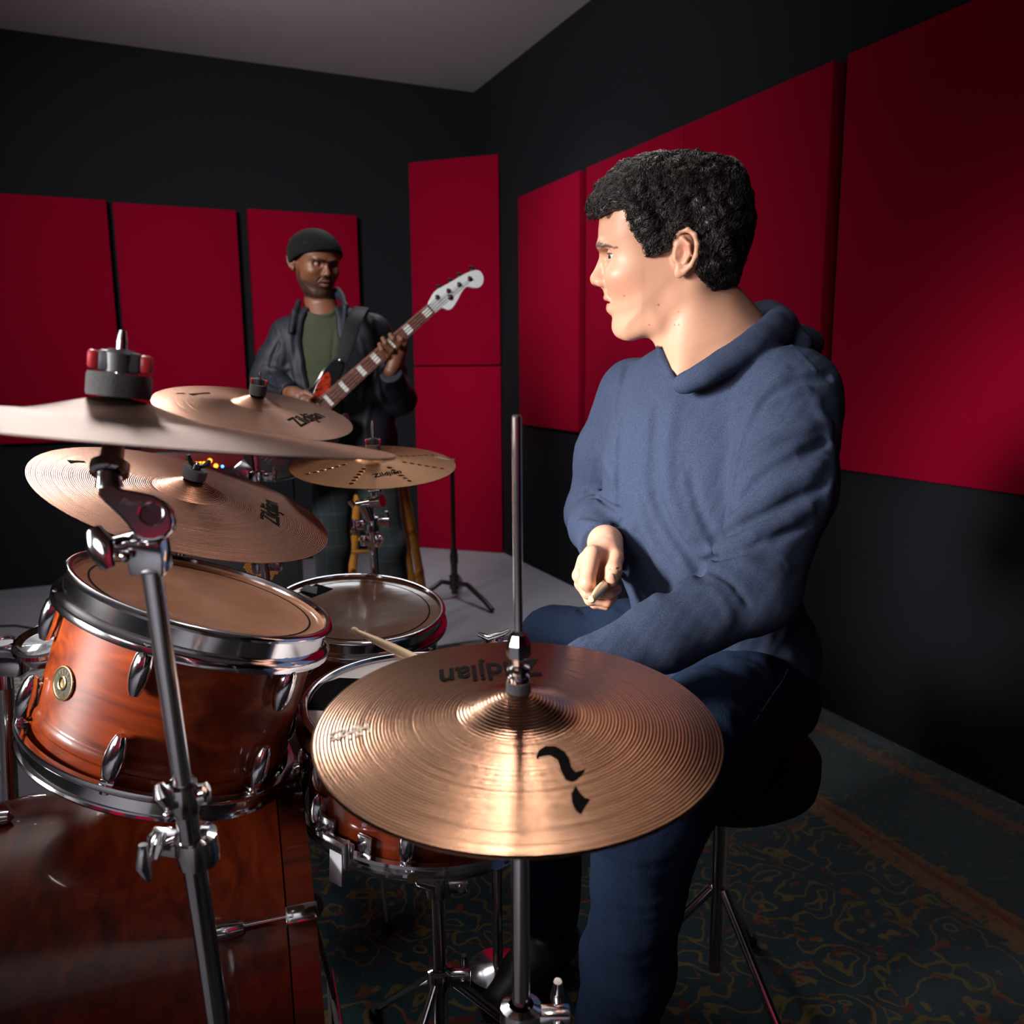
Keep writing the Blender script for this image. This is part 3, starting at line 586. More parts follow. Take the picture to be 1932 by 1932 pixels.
obj('snare_wires', b, STEEL, t3)
# snare stand
ft = v3(SN[0], SN[1], 0); t = thing('snare_stand', ft, 'chrome basket stand under the snare drum', 'snare stand')
b = MB(); b.cyl(ft+v3(0, 0, .15), ft+v3(0, 0, .42), .011); obj('pole', b, CHROME, t); clamp(t, ft+v3(0, 0, .40), (0, 0, 1), 1.2); clamp(t, ft+v3(0, 0, .24), (0, 0, 1), 1.2, 'leg_collar')
for a in (.5, 2.6, 4.7):
    e = M3 @ Vector((math.cos(a)*.180, math.sin(a)*.180, -.171)); e2 = M3 @ Vector((math.cos(a)*.200, math.sin(a)*.200, -.150)); b = MB(); b.tube([ft+v3(0, 0, .43), ft+v3(math.cos(a)*.09, math.sin(a)*.09, .455), e[:], e2[:]], [.006, .006, .006, .007], 10); obj('basket_arm', b, CHROME, t)
tripod(t, ft, .007, .24, .24, .1)
# bass drum, lying on its side
ax = N3((.95, .31, 0)); BC = v3(-.350, 1.165, .300); MBD = frame(BC, ax, (0, 0, 1)); BL = .44; BR_ = .283
t4 = thing('bass_drum', (BC[0]-BL/2, BC[1], 0), 'big reddish bass drum lying on its side at the bottom left', 'drum')
b = MB(); b.lathe([(BR_-.008, 0), (BR_, -.002), (BR_, -BL+.002), (BR_-.008, -BL), (BR_-.008, 0)], 128); obj('shell', b, BASSW, t4, M=MBD)
HOOPW = wood_mat('hoop_maple', (.04, .004, .001), (.09, .010, .002), (.13, .018, .003), 2)
for z, nm in ((0, 'batter_hoop'), (-BL-.032, 'front_hoop')):
    b = MB(); b.lathe([(BR_-.004, z), (BR_+.010, z), (BR_+.010, z+.034), (BR_-.004, z+.034), (BR_-.004, z)], 128); obj(nm, b, HOOPW, t4, M=MBD)
b = MB(); b.lathe([(1e-4, .010), (BR_-.003, .010)], 96); obj('batter_head', b, HEADW, t4, M=MBD)
b = MB(); b.lathe([(1e-4, -BL-.012), (BR_-.003, -BL-.012)], 96); obj('front_head', b, HEADW, t4, M=MBD)
for k in range(8):
    a = .02+2*PI*k/8
    for z, s in ((-.075, 1), (-BL+.075, -1)):
        A_ = MBD @ Matrix.Rotation(a, 4, 'Z') @ Matrix.Translation((BR_, 0, z)); b = MB(); b.lathe([(.001, -.028), (.009, -.022), (.012, 0), (.009, .022), (.001, .028)], 16, A_ @ Matrix.Translation((.008, 0, 0))); lo = obj('lug', b, CHROME, t4)
        c = MB(); c.tube([A_ @ Vector((.012, 0, s*.02)), A_ @ Vector((.014, 0, s*.112))], .0035, 10); c.box((.02, .022, .040), A_ @ Matrix.Translation((.012, 0, s*.092)), .003); obj('claw', c, CHROME, lo)
pe = v3(-ax[1], ax[0], 0)
for sy in (-1, 1):
    e = BC-ax*(BL-.02)+pe*sy*.36; s0 = BC-ax*(BL-.06)+pe*sy*.262; b = MB(); b.tube([v3(s0[0], s0[1], .22), v3(e[0], e[1], .03)], .0065, 12); sp = obj('spur', b, CHROME, t4)
    b = MB(); b.cyl(v3(e[0], e[1], .034), v3(e[0], e[1], .011), .012); obj('rubber_foot', b, RUBBER, sp)
# tom mount casting left of the tom
PEARL = mat('dark_red_chrome', (.30, .05, .09), .12, 1.)
MP = frame(P(60, 1215, 1.34), (.1, -.25, 1), (1, 0, 0)); out = [(-30, 1216), (0, 1210), (32, 1208), (60, 1188), (78, 1178), (110, 1184), (150, 1200), (150, 1240), (100, 1250), (62, 1252), (44, 1244), (36, 1234), (10, 1230), (-30, 1230)]
q = [to_local(MP, x, y) for x, y in out]
t = thing('tom_holder', MP.to_translation()[:], 'chrome tom holder plate and post left of the first tom', 'tom holder')
b = MB(); b.prism([(p[0], p[1]) for p in q], -.012, .004, MP, .003); pl = obj('mount_plate', b, CHROME, t)
c_ = to_local(MP, 84, 1217); b = MB(); b.lathe([(1e-4, .004), (.030, .004), (.038, .011), (.042, .009), (.044, .004)], 40, MP @ Matrix.Translation((c_[0], c_[1], 0)) @ Matrix.Diagonal((1, 1.2, 1, 1))); obj('raised_rim', b, CHROME, pl)
c_ = to_local(MP, 8, 1216); b = MB(); b.ring((MP @ Vector((c_[0], c_[1], .004)))[:], (MP.to_3x3() @ Vector((0, 0, 1)))[:], .016, .003, 32); obj('post_ring', b, CHROME, pl)
b = MB(); b.box((.034, .03, .035), frame(P(26, 1252, 1.35), (0, 0, 1)), .003); b.cyl(P(3, 1240, 1.35), P(8, 1300, 1.35), .011); e = P(8, 1240, 1.36); fo = e+v3(-.12, .13, 0); b.cyl(e, v3(fo[0], fo[1], .10), .0125); e = fo; obj('post', b, CHROME, t)
b = MB(); q1 = P(60, 1240, 1.36); q2 = M1 @ Vector((-Rs1-.002, .05, -.14)); b.tube([P(110, 1222, 1.34), ((P(110, 1222, 1.34)+np.array(q2))/2)+v3(0, 0, 0), q2[:]], .0095, 14); obj('holder_arm', b, CHROME, t)
for a in (0, 2.1, 4.2):
    b = MB(); b.tube([v3(e[0], e[1], .25), v3(e[0]+.17*math.cos(a+.6), e[1]+.17*math.sin(a+.6), .02)], .008, 10); obj('leg', b, CHROME, t)

# kick pedal
KF = frame((BC[0], BC[1], 0), (0, 0, 1), ax); kk = lambda x, y, z: (KF @ Vector((x, y, z)))[:]
pd = thing('kick_pedal', kk(.15, 0, 0), 'chrome kick pedal at the batter side of the bass drum', 'pedal')
b = MB(); b.box((.27, .085, .010), KF @ Matrix.Translation((.215, 0, .078)) @ Matrix.Rotation(.22, 4, 'Y'), .004); obj('footboard', b, STEEL, pd)
b = MB(); b.box((.30, .09, .006), KF @ Matrix.Translation((.215, 0, .016)), .002)
for sy in (-.055, .055): b.tube([kk(.07, sy, .015), kk(.07, sy, .20)], .008, 10)
b.tube([kk(.07, -.068, .20), kk(.07, .068, .20)], .007, 12); obj('pedal_frame', b, CHROME, pd)
b = MB(); b.tube([kk(.07, 0, .20), kk(.042, 0, .36)], .004, 10); b.ball(kk(.040, 0, .37), .020); obj('beater', b, FELT, pd)
# clamp and wing seen just beyond the hi-hat rod
ee = P(932, 1210, 1.55); t = thing('clamp_stand', (ee[0], ee[1], 0), 'low chrome stand with a wing clamp just beyond the hi-hat rod', 'stand')
b = MB(); b.cyl(ee, v3(ee[0], ee[1], .02), .010); obj('pole', b, CHROME, t); clamp(t, ee-v3(0, 0, .008), (0, .2, 1), 1.1, 'wing_clamp', (1, 0, 0)); clamp(t, ee+v3(.004, .005, -.006), (1, .2, .1), .9, 'cross_clamp', (0, -1, 0))
b = MB(); b.tube([P(902, 1196, 1.54), P(922, 1204, 1.54), P(948, 1196, 1.54), P(962, 1189, 1.54)], [.006, .010, .008, .005], 12, flat=.6); obj('wing', b, CHROME, t)
b = MB(); b.lathe([(1e-4, .012), (.05, .012), (.06, .022), (.02, .03), (1e-4, .03)], 32, Matrix.Translation((ee[0], ee[1], 0))); obj('base_plate', b, CHROME, t)

# ------------------------------------------------------------------ behind the kit: amplifier, black stand, stool, cable
fr = frame(P(440, 1000, 3.75)*v3(1, 1, 0), (0, 0, 1), DL)
def at_f(x, y, z): return fr @ Matrix.Translation((x, y, z))
t = thing('bass_cabinet', fr.to_translation()[:], 'black bass speaker cabinet with amber speaker behind the ride cymbal', 'speaker')
b = MB(); b.box((.60, .36, .50), at_f(0, .20, .262), .012); obj('cabinet', b, mat('black_vinyl', (.012, .012, .014), .6, bump=(500, .0006)), t)
b = MB(); b.box((.54, .012, .44), at_f(0, .016, .262), .003); gr = obj('grille', b, mat('dark_grille', (.016, .017, .019), .5, bump=(220, .002)), t)
b = MB(); cx, cz, Rg = .115, .30, .078; k = .0125
for i in range(-9, 10):
    for j in range(-9, 10):
        x = (i+(j % 2)*.5)*k; z = j*k*.866
        if x*x+z*z < Rg*Rg: b.ball((fr @ Vector((cx+x, .009, cz+z)))[:], .0048, n=5)
AMB = mat('amber_cone', (.55, .20, .02), .5); gg = obj('speaker_mesh', b, AMB, gr, label='amber bead pattern of the speaker cone'); 
for sx in (-.24, .24):
    for sy in (.05, .35): b = MB(); b.cyl((at_f(sx, sy, 0).to_translation())[:], (at_f(sx, sy, .014).to_translation())[:], .02); obj('rubber_foot', b, RUBBER, t)
ht = P(380, 870, 3.66); hf = frame((ht[0], ht[1], 0), (0, 0, 1), DL)
t = thing('amplifier_head', (ht[0], ht[1], .52), 'amplifier head with amber and blue lights on the black cabinet', 'amplifier')
base = .5135; hz_ = ht[2]
b = MB(); b.box((.46, .28, hz_+.045-base), hf @ Matrix.Translation((0, .15, (hz_+.045+base)/2)), .008); obj('case', b, BLACKM, t)
b = MB(); b.box((.42, .006, .07), hf @ Matrix.Translation((0, .008, hz_)), .002); fp = obj('front_panel', b, mat('dark_red_panel', (.10, .008, .01), .4), t)
for x in (-.05, -.035, -.02, -.005, .01): b = MB(); b.box((.010, .004, .009), hf @ Matrix.Translation((x, .004, hz_-.008)), 0); obj('amber_lamp', b, LEDO, fp)
for x, z in ((.035, .0), (.058, -.024)): b = MB(); b.ball((hf @ Vector((x, .002, hz_+z)))[:], .009); obj('amber_knob', b, LEDO, fp)
b = MB(); b.ball((hf @ Vector((.085, .002, hz_-.028)))[:], .005); obj('blue_lamp', b, LEDB, fp)
# black T stand
sf = on_plane(858, 1128, (0, 0, 0), (0, 0, 1)); t = thing('guitar_stand', sf, 'thin black tubular stand standing before the red corner panels', 'stand')
Ds = sf @ FW - CAM @ FW
def S(x, y): return P(x, y, Ds-.0)
def Sv(y): return v3(sf[0], sf[1], on_plane(860, y, sf, (0, -1, 0))[2])
b = MB(); tz = Sv(872); b.tube([Sv(1120), Sv(1035)], .0175, 14); b.tube([Sv(1050), Sv(890), tz+v3(-.004, 0, .0)], .0115, 14); b.cyl(Sv(1062), Sv(1045), .021); obj('pole', b, BLACKM, t)
b = MB(); b.tube([tz+v3(.012, 0, .005), tz+v3(-.03, 0, .008), tz+v3(-.075, 0, .008)], [.014, .010, .009], 12); obj('cross_arm', b, BLACKM, t)
for dx, dy in ((.20, -.28), (-.18, -.10), (.02, .25)):
    b = MB(); b.tube([v3(sf[0], sf[1], .075), v3(sf[0]+dx*.35, sf[1]+dy*.35, .095), v3(sf[0]+dx*.8, sf[1]+dy*.8, .045), v3(sf[0]+dx, sf[1]+dy, .014)], .0125, 10); obj('leg', b, BLACKM, t)
b = MB(); b.cyl(v3(*sf[:2], .05), v3(*sf[:2], .12), .026); obj('hub', b, BLACKM, t)
# wooden stool
STW = wood_mat('yellow_pine', (.30, .11, .015), (.45, .19, .03), (.55, .26, .05), 2, coat=.3)
seat_c = v3(*P(712, 900, 3.66)[:2], .74); t = thing('bar_stool', (*seat_c[:2], 0), 'tall yellow wooden stool behind the bass player', 'stool')
b = MB(); b.lathe([(1e-4, -.03), (.15, -.03), (.165, -.02), (.165, -.006), (.15, 0), (1e-4, 0)], 40, Matrix.Translation(Vector(seat_c))); obj('seat', b, STW, t)
lt = []
for sx, sy in ((-1, -1), (1, -1), (1, 1), (-1, 1)):
    a = seat_c+v3(sx*.095, sy*.095, -.03); e = v3(seat_c[0]+sx*.185, seat_c[1]+sy*.185, 0); lt.append((a, e))
    b = MB(); b.tube([a, a+(e-a)*.3, a+(e-a)*.32, a+(e-a)*.34, a+(e-a)*.62, a+(e-a)*.64, a+(e-a)*.66, e], [.016, .019, .021, .019, .019, .021, .019, .014], 14); obj('leg', b, STW, t)
for i in range(4):
    (a, e), (a2, e2) = lt[i], lt[(i+1) % 4]
    for f in ((.42, .72) if i % 2 == 0 else (.35, .62)): b = MB(); b.cyl(a+(e-a)*f, a2+(e2-a2)*f, .010, 12); obj('rung', b, STW, t)
# cable on the floor
pts = [on_plane(x, y, (0, 0, .006), (0, 0, 1)) for x, y in ((-60, 1176), (0, 1181), (30, 1180), (66, 1186), (110, 1200), (150, 1190))]
b = MB(); b.tube(pts, .0045, 8); tag(obj('floor_cable', b, RUBBER), 'thin black cable lying on the grey floor at the left edge', 'cable')
# ------------------------------------------------------------------ implicit surfaces for bodies and clothes
f4 = np.float32
def cap_(p, a, b, ra, rb):
    a = np.asarray(a, f4); b = np.asarray(b, f4); ab = b-a; pa = p-a; t = np.clip(pa @ ab/max(float(ab @ ab), 1e-9), 0, 1)
    return np.linalg.norm(pa-t[:, None]*ab, axis=1)-(ra+(rb-ra)*t)
def smin(a, b, k):
    h = np.maximum(k-np.abs(a-b), 0)/k; return np.minimum(a, b)-h*h*k*.25
def smax(a, b, k): return -smin(-a, -b, k)
def chain(p, pts, rs, k=.01):
    d = None
    for i in range(len(pts)-1):
        e = cap_(p, pts[i], pts[i+1], rs[i], rs[i+1]); d = e if d is None else smin(d, e, k)
    return d
def ell(p, c, r, A=None):
    q = p-np.asarray(c, f4)
    if A is not None: q = q @ np.asarray(A, f4).T
    r = np.asarray(r, f4); k0 = np.linalg.norm(q/r, axis=1); k1 = np.linalg.norm(q/(r*r), axis=1); return k0*(k0-1)/np.maximum(k1, 1e-6)
def mesh_sdf(f, lo, hi, h, lip=1.6):
    lo = np.asarray(lo, float)-2*h; hi = np.asarray(hi, float)+2*h; B = 8
    nb = np.ceil((hi-lo)/(h*B)).astype(int); n = nb*B+1
    ci = np.stack(np.meshgrid(*[np.arange(k) for k in nb], indexing='ij'), -1).reshape(-1, 3)
    cc = (lo+(ci*B+B/2)*h).astype(f4); d = f(cc); keep = ci[np.abs(d) < B*h*.87*lip]
    V_ = np.full(n, 1., f4); sub = np.stack(np.meshgrid(*[np.arange(B+1)]*3, indexing='ij'), -1).reshape(-1, 3)
    # sign of untouched blocks
    sg = np.ones(nb, f4); sg[ci[:, 0], ci[:, 1], ci[:, 2]] = np.sign(d)
    V_[:-1, :-1, :-1] = np.repeat(np.repeat(np.repeat(sg, B, 0), B, 1), B, 2)
    for s in range(0, len(keep), 700):
        kk = keep[s:s+700]; ii = (kk[:, None, :]*B+sub[None]).reshape(-1, 3); V_[ii[:, 0], ii[:, 1], ii[:, 2]] = f((lo+ii*h).astype(f4))
    ins = V_ < 0
    c = np.zeros(n-1, np.int8)
    for dx in (0, 1):
        for dy in (0, 1):
            for dz in (0, 1): c += ins[dx:n[0]-1+dx, dy:n[1]-1+dy, dz:n[2]-1+dz]
    ac = np.argwhere((c > 0) & (c < 8)); idx = np.full(n-1, -1, np.int64); idx[ac[:, 0], ac[:, 1], ac[:, 2]] = np.arange(len(ac))
    pos = np.zeros((len(ac), 3)); cnt = np.zeros(len(ac))
    E = []
    for ax_ in range(3):
        o = [i for i in range(3) if i != ax_]
        for u in (0, 1):
            for v in (0, 1):
                a = np.zeros(3, int); a[o[0]] = u; a[o[1]] = v; b_ = a.copy(); b_[ax_] = 1; E.append((a, b_))
    for a, b_ in E:
        ia = ac+a; ib = ac+b_; va = V_[ia[:, 0], ia[:, 1], ia[:, 2]]; vb = V_[ib[:, 0], ib[:, 1], ib[:, 2]]; m = (va < 0) != (vb < 0)
        t = np.where(m, va/np.where(m, va-vb, 1), 0)[:, None]; pos += np.where(m[:, None], ia+(ib-ia)*t, 0); cnt += m
    pos = lo+pos/cnt[:, None]*h
    F_ = []
    for ax_ in range(3):
        o = [(ax_+1) % 3, (ax_+2) % 3]; sl = [slice(0, n[i]-1) for i in range(3)]; s2 = list(sl); s2[ax_] = slice(1, n[ax_])
        for q in o: sl[q] = slice(1, n[q]-1); s2[q] = slice(1, n[q]-1)
        A_, B_ = ins[tuple(sl)], ins[tuple(s2)]; e = np.argwhere(A_ != B_); off = np.zeros(3, int); off[o[0]] = 1; off[o[1]] = 1; g = e+off
        fl = A_[e[:, 0], e[:, 1], e[:, 2]]; q = []
        for u, v in ((0, 0), (1, 0), (1, 1), (0, 1)):
            k = g.copy(); k[:, o[0]] -= 1-u; k[:, o[1]] -= 1-v; q.append(idx[k[:, 0], k[:, 1], k[:, 2]])
        q = np.stack(q, 1); q = np.where(fl[:, None], q, q[:, ::-1]); F_.append(q[(q >= 0).all(1)])
    F_ = np.concatenate(F_)
    # one corrective step onto the surface
    p = pos.astype(f4); e = h*.5; g = np.stack([f(p+np.eye(3, dtype=f4)[i]*e)-f(p-np.eye(3, dtype=f4)[i]*e) for i in range(3)], 1)/(2*e)
    d = f(p); gn = np.maximum((g*g).sum(1), .3); pos = pos-np.clip(d/gn, -.6*h, .6*h)[:, None]*g
    return pos, F_
def add_np(parts):
    vs, fs, n = [], [], 0
    for v, q in parts: vs.append(v); fs.append(q+n); n += len(v)
    return np.concatenate(vs), np.concatenate(fs)
def big(name, vf, mat_, parent=None, cols=None, label=None):
    vs, fs = vf; o0 = WM[parent].to_translation() if parent is not None else Vector((0, 0, 0)); me = bpy.data.meshes.new(name); vs = vs-np.array(o0)
    me.vertices.add(len(vs)); me.vertices.foreach_set('co', vs.astype(f4).ravel())
    if isinstance(fs, np.ndarray):
        k = fs.shape[1]; me.loops.add(fs.size); me.loops.foreach_set('vertex_index', fs.astype(np.int32).ravel()); me.polygons.add(len(fs)); me.polygons.foreach_set('loop_start', np.arange(0, fs.size, k, dtype=np.int32))
    me.update(calc_edges=True); me.validate(); me.polygons.foreach_set('use_smooth', [True]*len(me.polygons))
    if cols is not None:
        at = me.attributes.new('Col', 'FLOAT_COLOR', 'POINT'); c4 = np.ones((len(vs), 4), f4); c4[:, :3] = cols; at.data.foreach_set('color', c4.ravel())
    me.materials.append(mat_); o = bpy.data.objects.new(name, me); link(o, parent, Matrix.Translation(o0))
    if label: o['label'] = label
    return o
def vmat(name, rough=.5, sss=0., bump=None, **k):
    m = mat(name, (.5, .5, .5), rough, sss=sss, bump=bump, **k); a = m.node_tree.nodes.new('ShaderNodeAttribute'); a.attribute_name = 'Col'
    m.node_tree.links.new(a.outputs['Color'], m.node_tree.nodes['Principled BSDF'].inputs['Base Color']); return m
SKIN = vmat('light_skin', .46, sss=.08, bump=(700, .00012), spec=.4); SKIND = vmat('dark_skin', .5, sss=.03, bump=(500, .0003), spec=.5); EYE = vmat('eye', .08, coat=.6)
def fbm(p, sc, seed=0):
    q = p*sc; o = np.zeros(len(p), f4); r_ = np.random.default_rng(seed)
    for k in range(7):
        d = r_.normal(size=3); d *= (.6+k*.35)/np.linalg.norm(d); w_ = r_.normal(size=3)*.8; o += np.sin(q @ d.astype(f4)+1.7*np.sin(q @ w_.astype(f4)+k)+r_.uniform(0, 6))/(1+k*.4)
    return o/3
# ---- 2D silhouettes
def poly_dist(poly, lo, hi, h, blur=0):
    """signed depth inside a closed outline, sampled on a grid"""
    poly = np.array(poly, float); nx, ny = [int(math.ceil((hi[i]-lo[i])/h))+1 for i in (0, 1)]
    X, Y = np.meshgrid(lo[0]+np.arange(nx)*h, lo[1]+np.arange(ny)*h, indexing='ij'); d = np.full(X.shape, 1e9); ins = np.zeros(X.shape, bool)
    for a, b_ in zip(poly, np.roll(poly, -1, 0)):
        ab = b_-a; t = np.clip(((X-a[0])*ab[0]+(Y-a[1])*ab[1])/(ab @ ab), 0, 1); d = np.minimum(d, np.hypot(X-a[0]-t*ab[0], Y-a[1]-t*ab[1]))
        c = (a[1] > Y) != (b_[1] > Y); 
        with np.errstate(divide='ignore', invalid='ignore'): ins ^= c & (X < (b_[0]-a[0])*(Y-a[1])/(b_[1]-a[1])+a[0])
    d = np.where(ins, d, -d)
    for _ in range(blur):
        for ax_ in (0, 1): d = (np.roll(d, 1, ax_)+2*d+np.roll(d, -1, ax_))/4
    def g(u, w_):
        x = np.clip((u-lo[0])/h, 0, nx-1.001); y = np.clip((w_-lo[1])/h, 0, ny-1.001); i = x.astype(int); j = y.astype(int); fx_ = x-i; fy = y-j
        return (d[i, j]*(1-fx_)*(1-fy)+d[i+1, j]*fx_*(1-fy)+d[i, j+1]*(1-fx_)*fy+d[i+1, j+1]*fx_*fy).astype(f4)
    return g
def cr_smooth(pts, n=4, closed=True):
    p = np.array(pts, float); L_ = len(p); o = []
    for i in range(L_ if closed else L_-1):
        a, b_, c, d = [p[(i+k) % L_] if closed else p[min(max(i+k, 0), L_-1)] for k in (-1, 0, 1, 2)]
        for t in np.arange(n)/n: o.append(.5*((2*b_)+(-a+c)*t+(2*a-5*b_+4*c-d)*t*t+(-a+3*b_-3*c+d)*t**3))
    return np.array(o)
# head, local axes: u forward, v to the side, w up, in metres; outlines traced in a 0.8075 mm grid with origin (1240, 500)
PXM = 1.30/F
def uw(pts): return np.array([((1240-x)*PXM, (500-y)*PXM) for x, y in pts])
FACE = cr_smooth(uw([(1131, 405), (1128.5, 425), (1127.5, 445), (1129, 462), (1134, 478), (1140, 500), (1143, 525), (1143, 545), (1146, 560), (1151, 574), (1154, 585), (1159, 596), (1161.5, 609), (1167, 622), (1175, 631), (1197, 634.5), (1228, 632), (1262, 618), (1290, 590), (1320, 560), (1368, 530), (1393, 490), (1400, 440), (1394, 385), (1373, 345), (1335, 322), (1280, 313), (1220, 319), (1172, 338), (1142, 368)]))
NOSE = cr_smooth(uw([(1131, 468), (1132.5, 479), (1128, 494), (1121.5, 509), (1115.5, 519), (1114, 526), (1117, 534.5), (1124, 538.5), (1133, 540), (1142, 546), (1165, 548), (1172, 528), (1160, 500), (1150, 480), (1145, 466)]))
LIPU = cr_smooth(uw([(1144, 546), (1143, 554), (1140.5, 561), (1144, 566), (1152, 567.5), (1172, 569), (1176, 552), (1160, 545)]))
LIPL = cr_smooth(uw([(1150, 571), (1146.5, 577), (1147, 584), (1152, 590), (1162, 594), (1178, 590), (1176, 571), (1162, 569)]))
glo, ghi = (-.19, -.16), (.16, .22)
gF, gN, gU, gL = [poly_dist(q, glo, ghi, .001, bl) for q, bl in ((FACE, 6), (NOSE, 1), (LIPU, 1), (LIPL, 1))]
def px(x, y, v): return np.array([(1240-x)*PXM, v, (500-y)*PXM])
def pillow(g, u, v, w_, W, R):
    d = g(u, w_); q = np.sqrt((v/W)**2+np.maximum(0, 1-d/R)**2)-1; return q*np.minimum(W, R)
EYEC = px(1163.5, 484, .031); ER = .0114
def head_sdf(p, gaze=0.):
    u, v, w_ = p[:, 0], p[:, 1], p[:, 2]; av = np.sqrt(v*v+1e-8); q = np.stack([u, av, w_], 1)
    y = 500-w_/PXM
    W = np.interp(y, [300, 420, 455, 490, 525, 560, 600, 640], [.078, .077, .0735, .0718, .0700, .0668, .0600, .052]).astype(f4)
    W = W-np.clip((u-.02)/.09, 0, 1)*np.interp(y, [480, 560, 640], [.0, .008, .012]).astype(f4)
    d = pillow(gF, u, v, w_, W, .058)
    d = smin(d, ell(q, px(1176, 519, .044), (.022, .019, .015)), .026)                 # cheekbone
    d = smin(d, ell(q, px(1141, 466, .022), (.012, .024, .007)), .012)                 # brow
    d = smin(d, ell(q, px(1182, 617, .0), (.016, .018, .013)), .014)                   # chin
    d = smin(d, chain(q, [px(1275, 560, .050), px(1245, 600, .044), px(1195, 620, .026)], [.006, .008, .008], .01), .03)   # jaw
    d = smax(d, -ell(q, px(1148, 485, .033), (.0115, .0165, .0105)), .010)             # socket
    Wn = np.interp(y, [466, 485, 510, 528, 545], [.0075, .0068, .0095, .0125, .010]).astype(f4)
    d = smin(d, pillow(gN, u, v, w_, Wn, .009), .007)
    d = smin(d, ell(q, px(1137, 531, .0125), (.0105, .0060, .0075)), .005)             # wing
    d = smax(d, -ell(q, px(1131, 540.5, .0065), (.0055, .0032, .0045)), .002)          # nostril
    d = smin(d, pillow(gU, u, v*(1+0*v), w_, .024*np.ones_like(u), .012), .005)
    d = smin(d, pillow(gL, u, v, w_, .021*np.ones_like(u), .011), .004)
    d = smax(d, -ell(q, px(1150, 568.5, .0), (.016, .0225, .0016)), .002)              # mouth gap
    d = smax(d, -chain(q, [px(1150, 545, .020), px(1158, 560, .028)], [.0016, .0016]), .006)  # cheek fold
    # eyelids
    d = smin(d, np.linalg.norm(q-EYEC.astype(f4), axis=1)-(ER+.0028), .003)
    sl = ell(q, EYEC+np.array([.009, .0035, -.0006]), (.0110, .0150, .0036)); d = smax(d, -sl, .0010)
    # ear
    pl = ell(q, px(1287, 478, .0795), (.0150, .0042, .0290), rotm(0, .0, -.20))
    hx_ = [px(1270, 474, .0765), px(1268, 456, .079), px(1276, 444, .084), px(1290, 441, .0875), px(1302, 450, .091), px(1307, 466, .092), px(1306, 484, .0905), px(1299, 500, .0865), px(1288, 511, .082)]
    e = chain(q, hx_, [.0030, .0034, .0034, .0034, .0034, .0034, .0034, .0034, .0045], .003)
    e = smin(e, smax(pl, -ell(q, px(1280, 481, .087), (.0088, .0085, .0120)), .003), .003)
    e = smin(e, chain(q, [px(1282, 455, .083), px(1293, 466, .0868), px(1295, 482, .0862), px(1288, 496, .0838)], [.0022, .0028, .0028, .0024], .003), .004)
    e = smin(e, ell(q, px(1279, 512, .0800), (.0070, .0042, .0088)), .005)
    e = smin(e, ell(q, px(1270, 487, .0785), (.0036, .0042, .0058)), .004)
    e = smin(e, ell(q, px(1276, 478, .0700), (.010, .012, .022)), .004)
    return smin(d, e, .005)
def rotm(ax, ay, az):
    return np.array(Matrix.Rotation(az, 3, 'Z') @ Matrix.Rotation(ay, 3, 'Y') @ Matrix.Rotation(ax, 3, 'X'))
def sstep(a, b, x): t = np.clip((x-a)/(b-a), 0, 1); return t*t*(3-2*t)
def face_cols(l, base, lip, brow, flush, beard=0., hairc=(.01, .008, .007)):
    """skin colours from head-local coordinates"""
    u, v, w_ = l[:, 0], np.abs(l[:, 1]), l[:, 2]; n = len(l); c = np.tile(np.array(base, float), (n, 1)); X = 1240-u/PXM; Y = 500-w_/PXM; lq = np.stack([u, v, w_], 1)
    def put(m, col): 
        nonlocal c
        c = c*(1-m[:, None])+np.array(col)*m[:, None]
    put(.08*(fbm(l.astype(f4), 160, 3)*.5+.5), flush)
    for cc, r_, a in ((px(1185, 535, .05), .036, .26), (px(1122, 527, 0), .016, .40), (px(1290, 470, .088), .022, .35)):
        put(a*(1-sstep(r_*.3, r_, np.linalg.norm(lq-cc, axis=1))), flush)
    if beard: 
        m = sstep(545, 575, Y+(X-1180)*.10)*sstep(1135, 1150, X)*(Y < 640)*(u > -.035)*sstep(.9, .0, 0*u)
        m = np.maximum(m, ((Y > 545) & (Y < 560) & (v < .024) & (X < 1165))*.8); m = np.maximum(m, sstep(480, 540, Y)*sstep(1222, 1240, X)*(X < 1268)*(Y < 640)*.9)
        put(beard*m*(.8+.2*fbm(l.astype(f4), 900, 5)), hairc)
    g1 = np.minimum(-np.maximum(gU(u, w_), gL(u, w_)), 1); m = sstep(.0022, -.0002, -np.maximum(gU(u, w_), gL(u, w_))+.0005)*(v < .0225)*(u > .055)*sstep(.0225, .018, v+np.abs(Y-568)*.0006)*(Y > 552)*(Y < 589)
    put(m*.85, lip)
    bl = np.minimum(np.linalg.norm(lq-px(1135, 466, .014), axis=1), 9); 
    wb = np.interp(v, [.008, .020, .038, .060], [(500-475)*PXM, (500-469)*PXM, (500-463)*PXM, (500-470)*PXM]); tb = np.interp(v, [.006, .012, .036, .062], [.0026, .0048, .0044, .0010])
    put(sstep(.0014, -.0012, np.abs(w_-wb)-tb+.0012*fbm(l.astype(f4), 800, 9))*(u > .03)*(v < .063)*.9, brow)
    d = np.abs(ell(lq.astype(f4), EYEC+np.array([.009, .0035, -.0006]), (.0110, .0150, .0036))); m = sstep(.0030, .0012, d)*(w_ > EYEC[2]-.0005)*(np.linalg.norm(lq-EYEC, axis=1) < .0165); put(m*.9, (.012, .009, .008))
    put(((np.linalg.norm(lq-px(1131, 540.5, .0065), axis=1)) < .0050)*.75, np.array(base)*.12)
    return c
